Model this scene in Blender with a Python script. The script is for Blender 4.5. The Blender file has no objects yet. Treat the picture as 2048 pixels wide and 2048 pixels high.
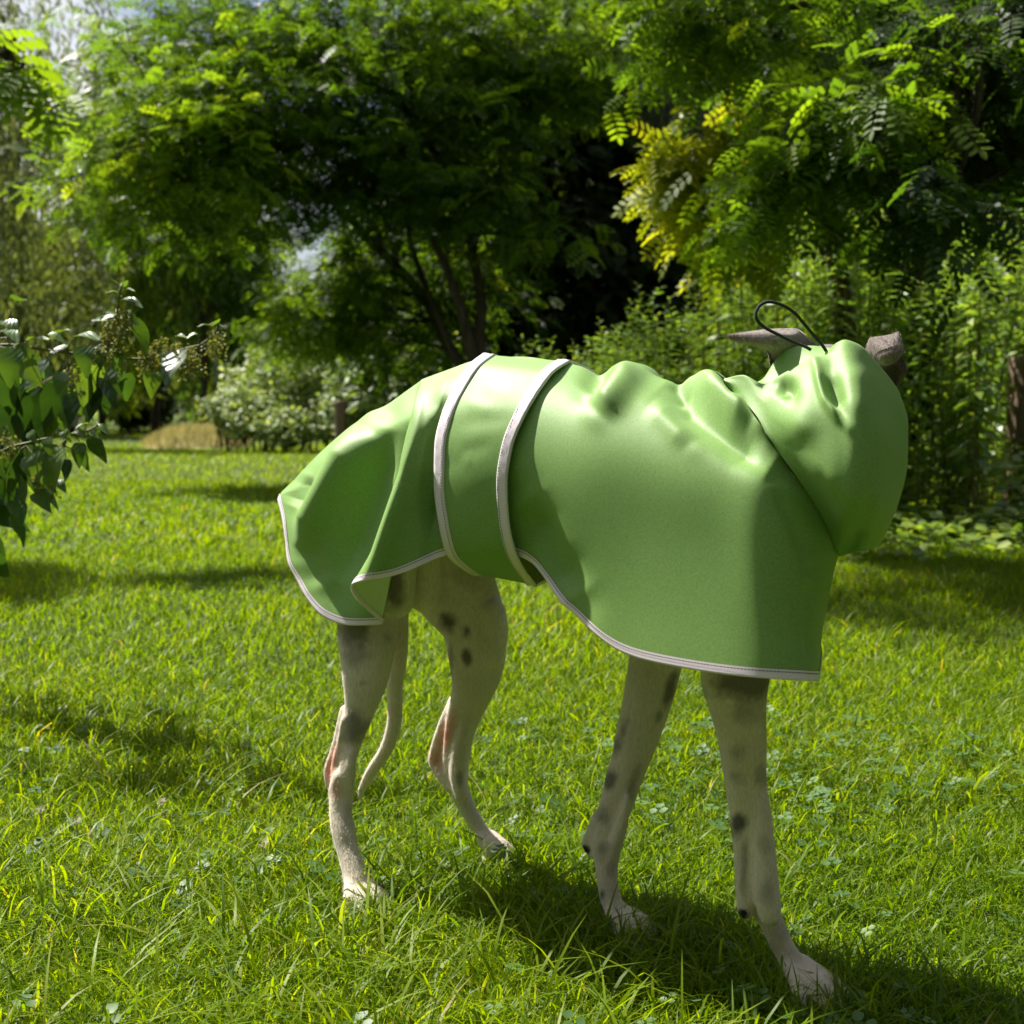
import bpy, math, random
import numpy as np
from mathutils import Vector, noise as mnoise

RNG = np.random.default_rng(7)
random.seed(7)
SC = bpy.context.scene
COL = SC.collection
R = math.radians

# ------------------------------------------------------------------ camera
F, HC, HOR = 2600.0, 0.635, 825.0            # focal length (px of a 2048 frame), eye height, horizon row
PITCH = math.atan((1024 - HOR) / F)
CP, SP = math.cos(PITCH), math.sin(PITCH)
cam_d = bpy.data.cameras.new('camera')
cam = bpy.data.objects.new('camera', cam_d)
COL.objects.link(cam)
cam.location = (0, 0, HC)
cam.rotation_euler = (math.pi / 2 - PITCH, 0, 0)
cam_d.sensor_width = 36.0
cam_d.lens = F / 2048 * 36.0
cam_d.clip_start, cam_d.clip_end = 0.05, 2000
cam_d.dof.use_dof = True
cam_d.dof.focus_distance = 1.5
cam_d.dof.aperture_fstop = 8.5
SC.camera = cam

# ------------------------------------------------------------------ light
SUN_EL, SUN_AZ_VEC = R(54), Vector((-0.775, 0.632))      # horizontal direction towards the sun
world = bpy.data.worlds.new('World')
SC.world = world
world.use_nodes = True
wn = world.node_tree.nodes
sky = wn.new('ShaderNodeTexSky')
sky.sky_type = 'NISHITA'
sky.sun_disc = False
sky.sun_elevation = SUN_EL
sky.sun_rotation = math.atan2(SUN_AZ_VEC.x, SUN_AZ_VEC.y)
sky.air_density, sky.dust_density, sky.ozone_density = 1.0, 2.2, 1.0
wn['Background'].inputs[1].default_value = 0.05
# scattered bright clouds over the whole sky
wl = world.node_tree.links
wtc = wn.new('ShaderNodeTexCoord')
wno = wn.new('ShaderNodeTexNoise')
wno.inputs['Scale'].default_value, wno.inputs['Detail'].default_value, wno.inputs['Roughness'].default_value = 3.2, 7.0, 0.6
wrp = wn.new('ShaderNodeValToRGB')
wrp.color_ramp.elements[0].position, wrp.color_ramp.elements[1].position = 0.44, 0.58
wmx = wn.new('ShaderNodeMix')
wmx.data_type = 'RGBA'
wmx.inputs[7].default_value = (10.5, 10.6, 10.8, 1)
wl.new(wtc.outputs['Generated'], wno.inputs['Vector'])
wl.new(wno.outputs['Fac'], wrp.inputs[0])
wl.new(wrp.outputs[0], wmx.inputs[0])
wl.new(sky.outputs[0], wmx.inputs[6])
wl.new(wmx.outputs[2], wn['Background'].inputs[0])
sun_d = bpy.data.lights.new('sun', 'SUN')
sun_d.energy, sun_d.angle, sun_d.color = 5.0, R(0.9), (1.0, 0.95, 0.86)
sun = bpy.data.objects.new('sun', sun_d)
COL.objects.link(sun)
sv = Vector((SUN_AZ_VEC.x, SUN_AZ_VEC.y, 0)).normalized() * math.cos(SUN_EL) + Vector((0, 0, math.sin(SUN_EL)))
sun.rotation_euler = sv.to_track_quat('Z', 'Y').to_euler()
SC.view_settings.view_transform = 'Standard'
SC.view_settings.look = 'None'
SC.view_settings.exposure = 1.08
SC.view_settings.gamma = 1.0
SC.cycles.max_bounces = 8
SC.cycles.transparent_max_bounces = 4
SC.cycles.use_denoising = True

# ------------------------------------------------------------------ helpers
def ray(px, py):
    x = (np.asarray(px, float) - 1024) / F
    y = -(np.asarray(py, float) - 1024) / F
    return x, CP + y * SP, -SP + y * CP

def P(px, py, Y):
    """the point in the place seen at (px, py) at the distance Y in front of the camera"""
    x, y, z = ray(px, py)
    t = np.asarray(Y, float) / y
    return np.stack(np.broadcast_arrays(x * t, y * t, HC + z * t), -1)

def to_px(p):
    p = np.asarray(p, float)
    dx, dy, dz = p[..., 0], p[..., 1], p[..., 2] - HC
    f = dy * CP - dz * SP
    u = dy * SP + dz * CP
    return 1024 + F * dx / f, 1024 - F * u / f

def tag(o, label=None, cat=None, group=None, kind=None):
    for k, v in (('label', label), ('category', cat), ('group', group), ('kind', kind)):
        if v:
            o[k] = v
    return o

def mesh(name, V, faces, mat=None, attrs=None, smooth=True, face_mat=None):
    """faces: an (M,k) array or a list of such arrays"""
    if isinstance(faces, np.ndarray):
        faces = [faces]
    V = np.ascontiguousarray(V, np.float32)
    me = bpy.data.meshes.new(name)
    me.vertices.add(len(V))
    me.vertices.foreach_set('co', V.ravel())
    li = np.concatenate([np.asarray(f, np.int32).ravel() for f in faces])
    tot = np.concatenate([np.full(len(f), f.shape[1], np.int32) for f in faces])
    me.loops.add(len(li))
    me.loops.foreach_set('vertex_index', li)
    me.polygons.add(len(tot))
    st = np.zeros(len(tot), np.int32)
    st[1:] = np.cumsum(tot)[:-1]
    me.polygons.foreach_set('loop_start', st)
    if smooth:
        me.polygons.foreach_set('use_smooth', np.ones(len(tot), bool))
    mats = mat if isinstance(mat, (list, tuple)) else [mat]
    for m in mats:
        if m:
            me.materials.append(m)
    if face_mat is not None:
        me.polygons.foreach_set('material_index', np.asarray(face_mat, np.int32))
    for k, a in (attrs or {}).items():
        a = np.ascontiguousarray(a, np.float32)
        if a.ndim == 1:
            at = me.attributes.new(k, 'FLOAT', 'POINT')
            at.data.foreach_set('value', a)
        else:
            at = me.attributes.new(k, 'FLOAT_COLOR', 'POINT')
            if a.shape[1] == 3:
                a = np.concatenate([a, np.ones((len(a), 1), np.float32)], 1)
            at.data.foreach_set('color', a.ravel())
    me.update(calc_edges=True)
    return me

def obj(name, me, parent=None, loc=None):
    o = bpy.data.objects.new(name, me)
    COL.objects.link(o)
    if parent:
        o.parent = parent
    if loc is not None:
        o.location = loc
    return o

def empty(name, loc=(0, 0, 0)):
    o = bpy.data.objects.new(name, None)
    o.empty_display_size = 0.1
    COL.objects.link(o)
    o.location = loc
    return o

def rel(V, root):
    return np.asarray(V) - np.array(root.location)

def pchip(x, Y, xq):
    x = np.asarray(x, float); Y = np.asarray(Y, float); xq = np.asarray(xq, float)
    h = np.diff(x)
    sh = (-1,) + (1,) * (Y.ndim - 1)
    hh = h.reshape(sh)
    d = np.diff(Y, axis=0) / hh
    m = np.zeros_like(Y)
    if len(x) == 2:
        m[:] = d[0]
    else:
        w1 = 2 * hh[1:] + hh[:-1]; w2 = hh[1:] + 2 * hh[:-1]
        a, b = d[:-1], d[1:]
        ok = a * b > 0
        with np.errstate(divide='ignore', invalid='ignore'):
            mm = (w1 + w2) / (w1 / a + w2 / b)
        m[1:-1] = np.where(ok, mm, 0)
        m[0], m[-1] = d[0], d[-1]
    i = np.clip(np.searchsorted(x, xq, side='right') - 1, 0, len(x) - 2)
    t = ((xq - x[i]) / h[i]).reshape(sh)
    hi = h[i].reshape(sh)
    return ((2*t**3 - 3*t**2 + 1) * Y[i] + (t**3 - 2*t**2 + t) * hi * m[i]
            + (-2*t**3 + 3*t**2) * Y[i+1] + (t**3 - t**2) * hi * m[i+1])

def catmull(pts, n):
    pts = np.asarray(pts, float)
    d = np.r_[0, np.cumsum(np.linalg.norm(np.diff(pts, axis=0), axis=1) + 1e-9)]
    p = np.concatenate([[2*pts[0]-pts[1]], pts, [2*pts[-1]-pts[-2]]])
    q = np.linspace(0, d[-1], n)
    i = np.clip(np.searchsorted(d, q, side='right') - 1, 0, len(pts) - 2)
    t = ((q - d[i]) / (d[i+1] - d[i]))[:, None]
    p0, p1, p2, p3 = p[i], p[i+1], p[i+2], p[i+3]
    return 0.5*((2*p1) + (-p0+p2)*t + (2*p0-5*p1+4*p2-p3)*t*t + (-p0+3*p1-3*p2+p3)*t**3)

def grid_faces(nr, nc, off=0, flip=False):
    i, j = np.meshgrid(np.arange(nr-1), np.arange(nc-1), indexing='ij')
    a = (i*nc + j).ravel() + off
    f = np.stack([a, a+1, a+nc+1, a+nc], 1)
    return f[:, ::-1].copy() if flip else f

def tube(pts, rad, n=8, cap=True, e1r=None, e2r=None, ref=None):
    """tube along pts; rad scalar/array, or e1r (across the view) and e2r (along the reference direction)"""
    pts = np.asarray(pts, float)
    N = len(pts)
    t = np.gradient(pts, axis=0)
    t /= np.linalg.norm(t, axis=1)[:, None] + 1e-12
    if ref is None:
        ref = np.array([0.31, 0.9, 0.2])
    e1 = np.cross(t, np.broadcast_to(ref, t.shape))
    e1 /= np.linalg.norm(e1, axis=1)[:, None] + 1e-12
    e2 = np.cross(t, e1)
    r1 = np.broadcast_to(rad if e1r is None else e1r, (N,))
    r2 = np.broadcast_to(rad if e2r is None else e2r, (N,))
    a = np.linspace(0, 2*np.pi, n, endpoint=False)
    V = pts[:, None] + e1[:, None]*(np.cos(a)[None, :, None]*r1[:, None, None]) + e2[:, None]*(np.sin(a)[None, :, None]*r2[:, None, None])
    V = V.reshape(-1, 3)
    i, j = np.meshgrid(np.arange(N-1), np.arange(n), indexing='ij')
    A = i*n + j; B = i*n + (j+1) % n
    f = np.stack([A.ravel(), B.ravel(), (B+n).ravel(), (A+n).ravel()], 1)
    if not cap:
        return V, [f]
    V = np.concatenate([V, pts[:1], pts[-1:]])
    k = np.arange(n)
    c0 = np.stack([np.full(n, N*n), (k+1) % n, k], 1)
    c1 = np.stack([np.full(n, N*n+1), (N-1)*n + k, (N-1)*n + (k+1) % n], 1)
    return V, [f, np.concatenate([c0, c1])]

class MB:
    """collects pieces of one mesh"""
    def __init__(s):
        s.V, s.F, s.n, s.A = [], {}, 0, []
    def add(s, V, faces, a=0.5):
        if isinstance(faces, np.ndarray):
            faces = [faces]
        for f in faces:
            s.F.setdefault(f.shape[1], []).append(np.asarray(f) + s.n)
        s.V.append(np.asarray(V, float)); s.n += len(V)
        s.A.append(np.broadcast_to(a, (len(V),)))
        return s
    def mesh(s, name, mat, smooth=True, origin=None, attr='tint'):
        V = np.concatenate(s.V)
        if origin is not None:
            V = V - np.array(origin)
        return mesh(name, V, [np.concatenate(v) for v in s.F.values()], mat, {attr: np.concatenate(s.A)}, smooth)

# ------------------------------------------------------------------ materials
def new_mat(name):
    m = bpy.data.materials.new(name)
    m.use_nodes = True
    nt = m.node_tree
    b = nt.nodes['Principled BSDF']
    return m, nt, b, nt.nodes['Material Output']

def N(nt, t, **kw):
    n = nt.nodes.new(t)
    for k, v in kw.items():
        if k[0] == '_':
            n.inputs[k[1:].replace('_', ' ')].default_value = v
        else:
            setattr(n, k, v)
    return n

def ramp(nt, stops, fac=None, interp='LINEAR'):
    r = nt.nodes.new('ShaderNodeValToRGB')
    r.color_ramp.interpolation = interp
    e = r.color_ramp.elements
    while len(e) < len(stops):
        e.new(0.5)
    for x, (p, c) in zip(e, stops):
        x.position = p
        x.color = (*c, 1)
    if fac is not None:
        nt.links.new(fac, r.inputs[0])
    return r

def leaf_mat(name, stops, trans=1.6, rough=0.42, spec=0.5, tfac=0.45, tcol=(1.05, 1.0, 0.35)):
    """leaf: glossy reflection plus light passing through; colour from the per-leaf tint"""
    m, nt, b, out = new_mat(name)
    at = N(nt, 'ShaderNodeAttribute', attribute_name='tint')
    r = ramp(nt, stops, at.outputs['Fac'])
    nt.links.new(r.outputs[0], b.inputs['Base Color'])
    b.inputs['Roughness'].default_value = rough
    b.inputs['Specular IOR Level'].default_value = spec
    tr = N(nt, 'ShaderNodeBsdfTranslucent')
    mul = N(nt, 'ShaderNodeMix', data_type='RGBA', blend_type='MULTIPLY')
    mul.inputs[0].default_value = 1.0
    nt.links.new(r.outputs[0], mul.inputs[6])
    mul.inputs[7].default_value = (trans*tcol[0], trans*tcol[1], trans*tcol[2], 1)
    nt.links.new(mul.outputs[2], tr.inputs[0])
    mx = N(nt, 'ShaderNodeMixShader')
    mx.inputs[0].default_value = tfac
    nt.links.new(b.outputs[0], mx.inputs[1])
    nt.links.new(tr.outputs[0], mx.inputs[2])
    nt.links.new(mx.outputs[0], out.inputs[0])
    return m

def plain_mat(name, c1, c2=None, scale=30, rough=0.8, bump=0.0, bscale=None, stretch=None, spec=0.3):
    m, nt, b, out = new_mat(name)
    b.inputs['Roughness'].default_value = rough
    b.inputs['Specular IOR Level'].default_value = spec
    tc = N(nt, 'ShaderNodeTexCoord')
    mp = N(nt, 'ShaderNodeMapping')
    if stretch:
        mp.inputs['Scale'].default_value = stretch
    nt.links.new(tc.outputs['Object'], mp.inputs[0])
    no = N(nt, 'ShaderNodeTexNoise', _Scale=scale, _Detail=6.0, _Roughness=0.6)
    nt.links.new(mp.outputs[0], no.inputs['Vector'])
    r = ramp(nt, [(0.3, c1), (0.7, c2 or c1)], no.outputs['Fac'])
    nt.links.new(r.outputs[0], b.inputs['Base Color'])
    if bump:
        n2 = N(nt, 'ShaderNodeTexNoise', _Scale=bscale or scale*3, _Detail=5.0)
        nt.links.new(mp.outputs[0], n2.inputs['Vector'])
        bp = N(nt, 'ShaderNodeBump', _Strength=bump, _Distance=0.01)
        nt.links.new(n2.outputs['Fac'], bp.inputs['Height'])
        nt.links.new(bp.outputs[0], b.inputs['Normal'])
    return m

M_GRASS = leaf_mat('grass', [(0.0, (0.035, 0.085, 0.004)), (0.45, (0.108, 0.190, 0.003)), (0.8, (0.19, 0.265, 0.005)), (0.9, (0.22, 0.25, 0.04)), (1.0, (0.36, 0.27, 0.12))], trans=2.1, rough=0.45, spec=0.22, tfac=0.5, tcol=(1.12, 1.0, 0.10))
M_CLOVER = leaf_mat('clover_leaf', [(0.0, (0.05, 0.12, 0.03)), (1.0, (0.11, 0.21, 0.05))], trans=1.3, rough=0.5, tfac=0.35)
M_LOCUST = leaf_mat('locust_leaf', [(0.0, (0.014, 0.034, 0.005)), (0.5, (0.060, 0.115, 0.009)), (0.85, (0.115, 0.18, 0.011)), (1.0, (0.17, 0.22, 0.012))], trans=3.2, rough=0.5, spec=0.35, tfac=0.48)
M_YELLOW = leaf_mat('yellowing_locust_leaf', [(0.0, (0.13, 0.21, 0.015)), (1.0, (0.40, 0.42, 0.02))], trans=1.6, rough=0.5, tfac=0.45)
M_WILLOW = leaf_mat('willow_leaf', [(0.0, (0.06, 0.08, 0.03)), (0.5, (0.115, 0.15, 0.06)), (1.0, (0.20, 0.24, 0.065))], trans=1.9, rough=0.45, tfac=0.42)
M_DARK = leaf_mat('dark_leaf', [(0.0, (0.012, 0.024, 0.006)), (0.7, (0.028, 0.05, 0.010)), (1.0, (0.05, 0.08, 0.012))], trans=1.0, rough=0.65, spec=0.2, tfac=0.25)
M_BUSH = leaf_mat('bramble_leaf', [(0.0, (0.09, 0.15, 0.035)), (0.6, (0.20, 0.28, 0.08)), (1.0, (0.38, 0.43, 0.20))], trans=1.9, rough=0.5, spec=0.45, tfac=0.40)  # pale green, lightened further in place of sun glare on the leaves
M_NETTLE = leaf_mat('nettle_leaf', [(0.0, (0.055, 0.12, 0.02)), (0.6, (0.13, 0.225, 0.034)), (1.0, (0.25, 0.33, 0.045))], trans=2.0, rough=0.40, spec=0.7, tfac=0.40)
M_PINE = leaf_mat('pine_needle', [(0.0, (0.04, 0.065, 0.045)), (1.0, (0.11, 0.145, 0.09))], trans=1.0, rough=0.5, tfac=0.2)
M_BARK = plain_mat('bark', (0.035, 0.027, 0.02), (0.10, 0.08, 0.06), 18, 0.9, 0.8, 60, (1, 1, 0.25))
M_STEM = plain_mat('green_stem', (0.10, 0.13, 0.03), (0.17, 0.14, 0.06), 30, 0.6)
M_TASSEL = leaf_mat('nettle_flower', [(0.0, (0.16, 0.19, 0.06)), (1.0, (0.30, 0.30, 0.11))], trans=1.2, rough=0.7, tfac=0.35)

def soil_mat():
    m, nt, b, out = new_mat('soil_and_moss')
    b.inputs['Roughness'].default_value = 0.95
    b.inputs['Specular IOR Level'].default_value = 0.1
    tc = N(nt, 'ShaderNodeTexCoord')
    n1 = N(nt, 'ShaderNodeTexNoise', _Scale=1.3, _Detail=8.0, _Roughness=0.65)
    n2 = N(nt, 'ShaderNodeTexNoise', _Scale=45.0, _Detail=6.0)
    nt.links.new(tc.outputs['Object'], n1.inputs['Vector'])
    nt.links.new(tc.outputs['Object'], n2.inputs['Vector'])
    r1 = ramp(nt, [(0.3, (0.045, 0.08, 0.010)), (0.75, (0.075, 0.11, 0.016))], n1.outputs['Fac'])
    r2 = ramp(nt, [(0.35, (0.055, 0.045, 0.022)), (0.6, (0.085, 0.12, 0.02))], n2.outputs['Fac'])
    mx = N(nt, 'ShaderNodeMix', data_type='RGBA')
    mx.inputs[0].default_value = 0.5
    nt.links.new(r1.outputs[0], mx.inputs[6]); nt.links.new(r2.outputs[0], mx.inputs[7])
    nt.links.new(mx.outputs[2], b.inputs['Base Color'])
    bp = N(nt, 'ShaderNodeBump', _Strength=0.6, _Distance=0.02)
    nt.links.new(n2.outputs['Fac'], bp.inputs['Height'])
    nt.links.new(bp.outputs[0], b.inputs['Normal'])
    return m
M_SOIL = soil_mat()

def cloth_mat(name, col, rough=0.5, fine=900.0, sheen=0.25, bump=0.05, spec=0.35, inside=None):
    m, nt, b, out = new_mat(name)
    tc = N(nt, 'ShaderNodeTexCoord')
    no = N(nt, 'ShaderNodeTexNoise', _Scale=fine, _Detail=2.0)
    nt.links.new(tc.outputs['Object'], no.inputs['Vector'])
    big = N(nt, 'ShaderNodeTexNoise', _Scale=7.0, _Detail=3.0)
    nt.links.new(tc.outputs['Object'], big.inputs['Vector'])
    r = ramp(nt, [(0.3, tuple(c*0.86 for c in col)), (0.7, tuple(c*1.12 for c in col))], no.outputs['Fac'])
    if inside:                     # the reverse is paler lining, lightened further for sun shining through
        ge = N(nt, 'ShaderNodeNewGeometry')
        mi = N(nt, 'ShaderNodeMix', data_type='RGBA')
        nt.links.new(ge.outputs['Backfacing'], mi.inputs[0]); nt.links.new(r.outputs[0], mi.inputs[6]); mi.inputs[7].default_value = (*inside, 1)
        nt.links.new(mi.outputs[2], b.inputs['Base Color'])
    else:
        nt.links.new(r.outputs[0], b.inputs['Base Color'])
    b.inputs['Roughness'].default_value = rough
    b.inputs['Specular IOR Level'].default_value = spec
    b.inputs['Sheen Weight'].default_value = sheen
    b.inputs['Sheen Roughness'].default_value = 0.5
    bp = N(nt, 'ShaderNodeBump', _Strength=bump, _Distance=0.001)
    nt.links.new(no.outputs['Fac'], bp.inputs['Height'])
    nt.links.new(bp.outputs[0], b.inputs['Normal'])
    return m
M_COAT = cloth_mat('coated_green_cloth', (0.190, 0.345, 0.080), rough=0.57, fine=480.0, bump=0.045, spec=0.45, sheen=0.05, inside=(0.62, 0.74, 0.42))
M_LINING = cloth_mat('pale_green_lining', (0.62, 0.74, 0.42), rough=0.8, sheen=0.1)  # pale lining, brightened in place of sunlight passing through the cloth
M_TAPE = cloth_mat('reflective_tape', (0.78, 0.70, 0.77), rough=0.42, fine=1600, sheen=0.0, bump=0.08, spec=0.5)
M_THREAD = plain_mat('dark_thread', (0.05, 0.05, 0.05), (0.08, 0.075, 0.075), 200, 0.8)
M_CORD = plain_mat('black_cord', (0.012, 0.012, 0.013), (0.03, 0.03, 0.03), 700, 0.6, 0.5, 900)
M_WOOD = plain_mat('weathered_wood', (0.11, 0.075, 0.05), (0.24, 0.17, 0.115), 14, 0.85, 0.6, 40, (6, 6, 0.6))
M_METAL = plain_mat('grey_pole', (0.42, 0.43, 0.45), (0.5, 0.5, 0.52), 20, 0.5)
M_DRY = leaf_mat('dry_grass', [(0.0, (0.22, 0.24, 0.07)), (1.0, (0.52, 0.44, 0.22))], trans=1.1, rough=0.6, tfac=0.35, tcol=(1, 0.95, 0.7))
M_DRYSOIL = plain_mat('dry_bank', (0.34, 0.29, 0.14), (0.46, 0.40, 0.20), 3, 0.95, 0.4)

def fur_mat():
    m, nt, b, out = new_mat('short_fur')
    at = N(nt, 'ShaderNodeAttribute', attribute_name='Col')
    tc = N(nt, 'ShaderNodeTexCoord')
    mp = N(nt, 'ShaderNodeMapping')
    mp.inputs['Scale'].default_value = (1.0, 1.0, 0.22)
    nt.links.new(tc.outputs['Object'], mp.inputs[0])
    no = N(nt, 'ShaderNodeTexNoise', _Scale=520.0, _Detail=4.0, _Roughness=0.7)
    nt.links.new(mp.outputs[0], no.inputs['Vector'])
    r = ramp(nt, [(0.25, (0.78, 0.78, 0.78)), (0.75, (1.16, 1.16, 1.16))], no.outputs['Fac'])
    mul = N(nt, 'ShaderNodeMix', data_type='RGBA', blend_type='MULTIPLY')
    mul.inputs[0].default_value = 1.0
    nt.links.new(at.outputs['Color'], mul.inputs[6]); nt.links.new(r.outputs[0], mul.inputs[7])
    nt.links.new(mul.outputs[2], b.inputs['Base Color'])
    b.inputs['Roughness'].default_value = 0.75
    b.inputs['Specular IOR Level'].default_value = 0.25
    b.inputs['Sheen Weight'].default_value = 0.35
    b.inputs['Sheen Roughness'].default_value = 0.4
    b.inputs['Subsurface Weight'].default_value = 0.0
    bp = N(nt, 'ShaderNodeBump', _Strength=0.35, _Distance=0.0015)
    nt.links.new(no.outputs['Fac'], bp.inputs['Height'])
    nt.links.new(bp.outputs[0], b.inputs['Normal'])
    return m
M_FUR = fur_mat()
# ------------------------------------------------------------------ ground
def ground_z(x, y):
    x = np.asarray(x, float); y = np.asarray(y, float)
    far = np.clip((y - 5) / 20, 0, 1)
    return far * (0.06*np.sin(x*0.35 + 1.0) * np.cos(y*0.22) + 0.04*np.sin(y*0.5 + x*0.2))

def build_ground():
    ys = np.r_[np.linspace(-8, 60, 90), np.geomspace(64, 700, 24)]
    xs = np.r_[-np.geomspace(500, 31, 20), np.linspace(-30, 30, 61), np.geomspace(31, 500, 20)]
    X, Y = np.meshgrid(xs, ys)
    V = np.stack([X, Y, ground_z(X, Y)], -1).reshape(-1, 3)
    o = obj('ground', mesh('ground', V, grid_faces(len(ys), len(xs)), M_SOIL))
    tag(o, 'grassy park ground under the lawn and the trees', None, None, 'structure')
build_ground()

# ------------------------------------------------------------------ lawn
def blades(x, y, h, w, lean, segs, tint, rng):
    """curved tapering grass blades"""
    n = len(x)
    az = rng.uniform(0, 2*np.pi, n)                 # direction of the lean
    tw = az + np.pi/2 + rng.normal(0, 0.5, n)         # direction of the width
    d = np.stack([np.cos(az), np.sin(az), np.zeros(n)], 1)
    s = np.stack([np.cos(tw), np.sin(tw), np.zeros(n)], 1)
    z0 = ground_z(x, y) - 0.004
    base = np.stack([x, y, z0], 1)
    rows = []
    curl = rng.uniform(0.6, 1.9, n)
    for k in range(segs + 1):
        t = k / segs
        up = h * (t - 0.30*lean*t**2.2)
        out = h * lean * (0.15*t + 0.75*t**(1 + curl))
        c = base + d * out[:, None]
        c[:, 2] += up * np.sqrt(np.clip(1 - (0.35*lean*t)**2, 0.3, 1))
        if k < segs:
            ww = (w * (0.75 + 0.5*t) * (1 - t**3) * 0.5)[:, None]
            rows += [c - s*ww, c + s*ww]
        else:
            rows.append(c)
    V = np.stack(rows, 1)                                     # n, 2*segs+1, 3
    m = 2*segs + 1
    b = (np.arange(n) * m)[:, None]
    quads = [np.concatenate([b+2*k, b+2*k+1, b+2*k+3, b+2*k+2], 1) for k in range(segs-1)]
    tri = np.concatenate([b+2*segs-2, b+2*segs-1, b+2*segs], 1)
    fs = ([np.concatenate(quads)] if quads else []) + [tri]
    return V.reshape(-1, 3), fs, np.repeat(tint, m)

def lawn_noise(x, y, s, seed):
    r = np.random.default_rng(seed)
    v = np.zeros_like(x)
    for k in range(7):
        a = r.uniform(0, 2*np.pi); f = s * r.uniform(0.6, 1.9); p = r.uniform(0, 6.28)
        v += np.sin((x*np.cos(a) + y*np.sin(a))*f + p)
    return v / 3.2

def build_lawn():
    rng = np.random.default_rng(11)
    mb = MB()
    def band(y0, y1, n, h0, h1, w0, w1, segs, spread=0.5, lmin=0.25, lmax=1.25, dry=0.012, margin=0.25):
        # even density over a strip of the view wedge
        y = np.sqrt(rng.uniform(y0**2, y1**2, n))
        half = y * (1024/F) + margin
        x = rng.uniform(-1, 1, n) * half
        nz = lawn_noise(x, y, 5.0, 3); nb = lawn_noise(x, y, 1.1, 5)
        h = rng.uniform(h0, h1, n) * (1 + 0.22*np.clip(nz, -1.4, 1.6)) * (1 + 0.12*nb)
        w = rng.uniform(w0, w1, n)
        lean = rng.uniform(lmin, lmax, n)
        tint = np.clip(rng.normal(0.47, 0.17, n) + 0.07*nz + 0.05*nb, 0.02, 0.84)
        dr = rng.random(n) < dry * (1 + 0.8*np.clip(nz, -1, 1))
        tint[dr] = rng.uniform(0.86, 1.0, dr.sum())
        V, fs, t = blades(x, y, h, w, lean, segs, tint, rng)
        mb.add(V, fs, t)
    band(1.12, 1.9, 50000, 0.020, 0.046, 0.0017, 0.0032, 3)
    band(1.12, 1.75, 2600, 0.045, 0.085, 0.0028, 0.0048, 4, lmin=0.5, lmax=1.5)
    band(1.12, 2.3, 420, 0.08, 0.13, 0.0022, 0.0042, 5, lmin=0.6, lmax=1.6, dry=0.08)
    band(1.9, 3.2, 64000, 0.020, 0.046, 0.0022, 0.0040, 2)
    band(1.75, 3.6, 4500, 0.042, 0.08, 0.0026, 0.0048, 3, lmin=0.5, lmax=1.5)
    band(2.3, 5.0, 900, 0.06, 0.11, 0.003, 0.005, 3, lmin=0.5, lmax=1.5, dry=0.15)
    band(3.2, 6.0, 56000, 0.03, 0.065, 0.0036, 0.0065, 2, margin=0.4)
    band(6.0, 12.0, 60000, 0.035, 0.075, 0.007, 0.013, 2, margin=0.6)
    band(12.0, 28.0, 52000, 0.04, 0.09, 0.016, 0.032, 1, margin=1.0)
    band(28.0, 52.0, 18000, 0.05, 0.11, 0.04, 0.08, 1, margin=1.0)
    def wings(y0, y1, n, w, h0, h1, w0, w1, segs, m0):
        # the lawn goes on to both sides of the view
        y = np.sqrt(rng.uniform(y0**2, y1**2, n))
        x = (y*(1024/F) + m0 + w*rng.uniform(0, 1, n)**1.3) * rng.choice([-1, 1], n)
        V, fs, t = blades(x, y, rng.uniform(h0, h1, n), rng.uniform(w0, w1, n), rng.uniform(.25, 1.25, n), segs, np.clip(rng.normal(.47, .17, n), .02, .84), rng)
        mb.add(V, fs, t)
    wings(0.9, 4.0, 16000, 1.6, .03, .06, .004, .007, 2, .25)
    wings(4.0, 12.0, 14000, 5.0, .04, .09, .012, .022, 2, .4)
    wings(12.0, 40.0, 16000, 12.0, .06, .13, .04, .08, 1, .8)
    o = obj('lawn_grass', mb.mesh('lawn_grass', M_GRASS, smooth=False))
    tag(o, 'bright green lawn of short uneven grass blades', 'grass', None, 'stuff')
build_lawn()

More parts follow.
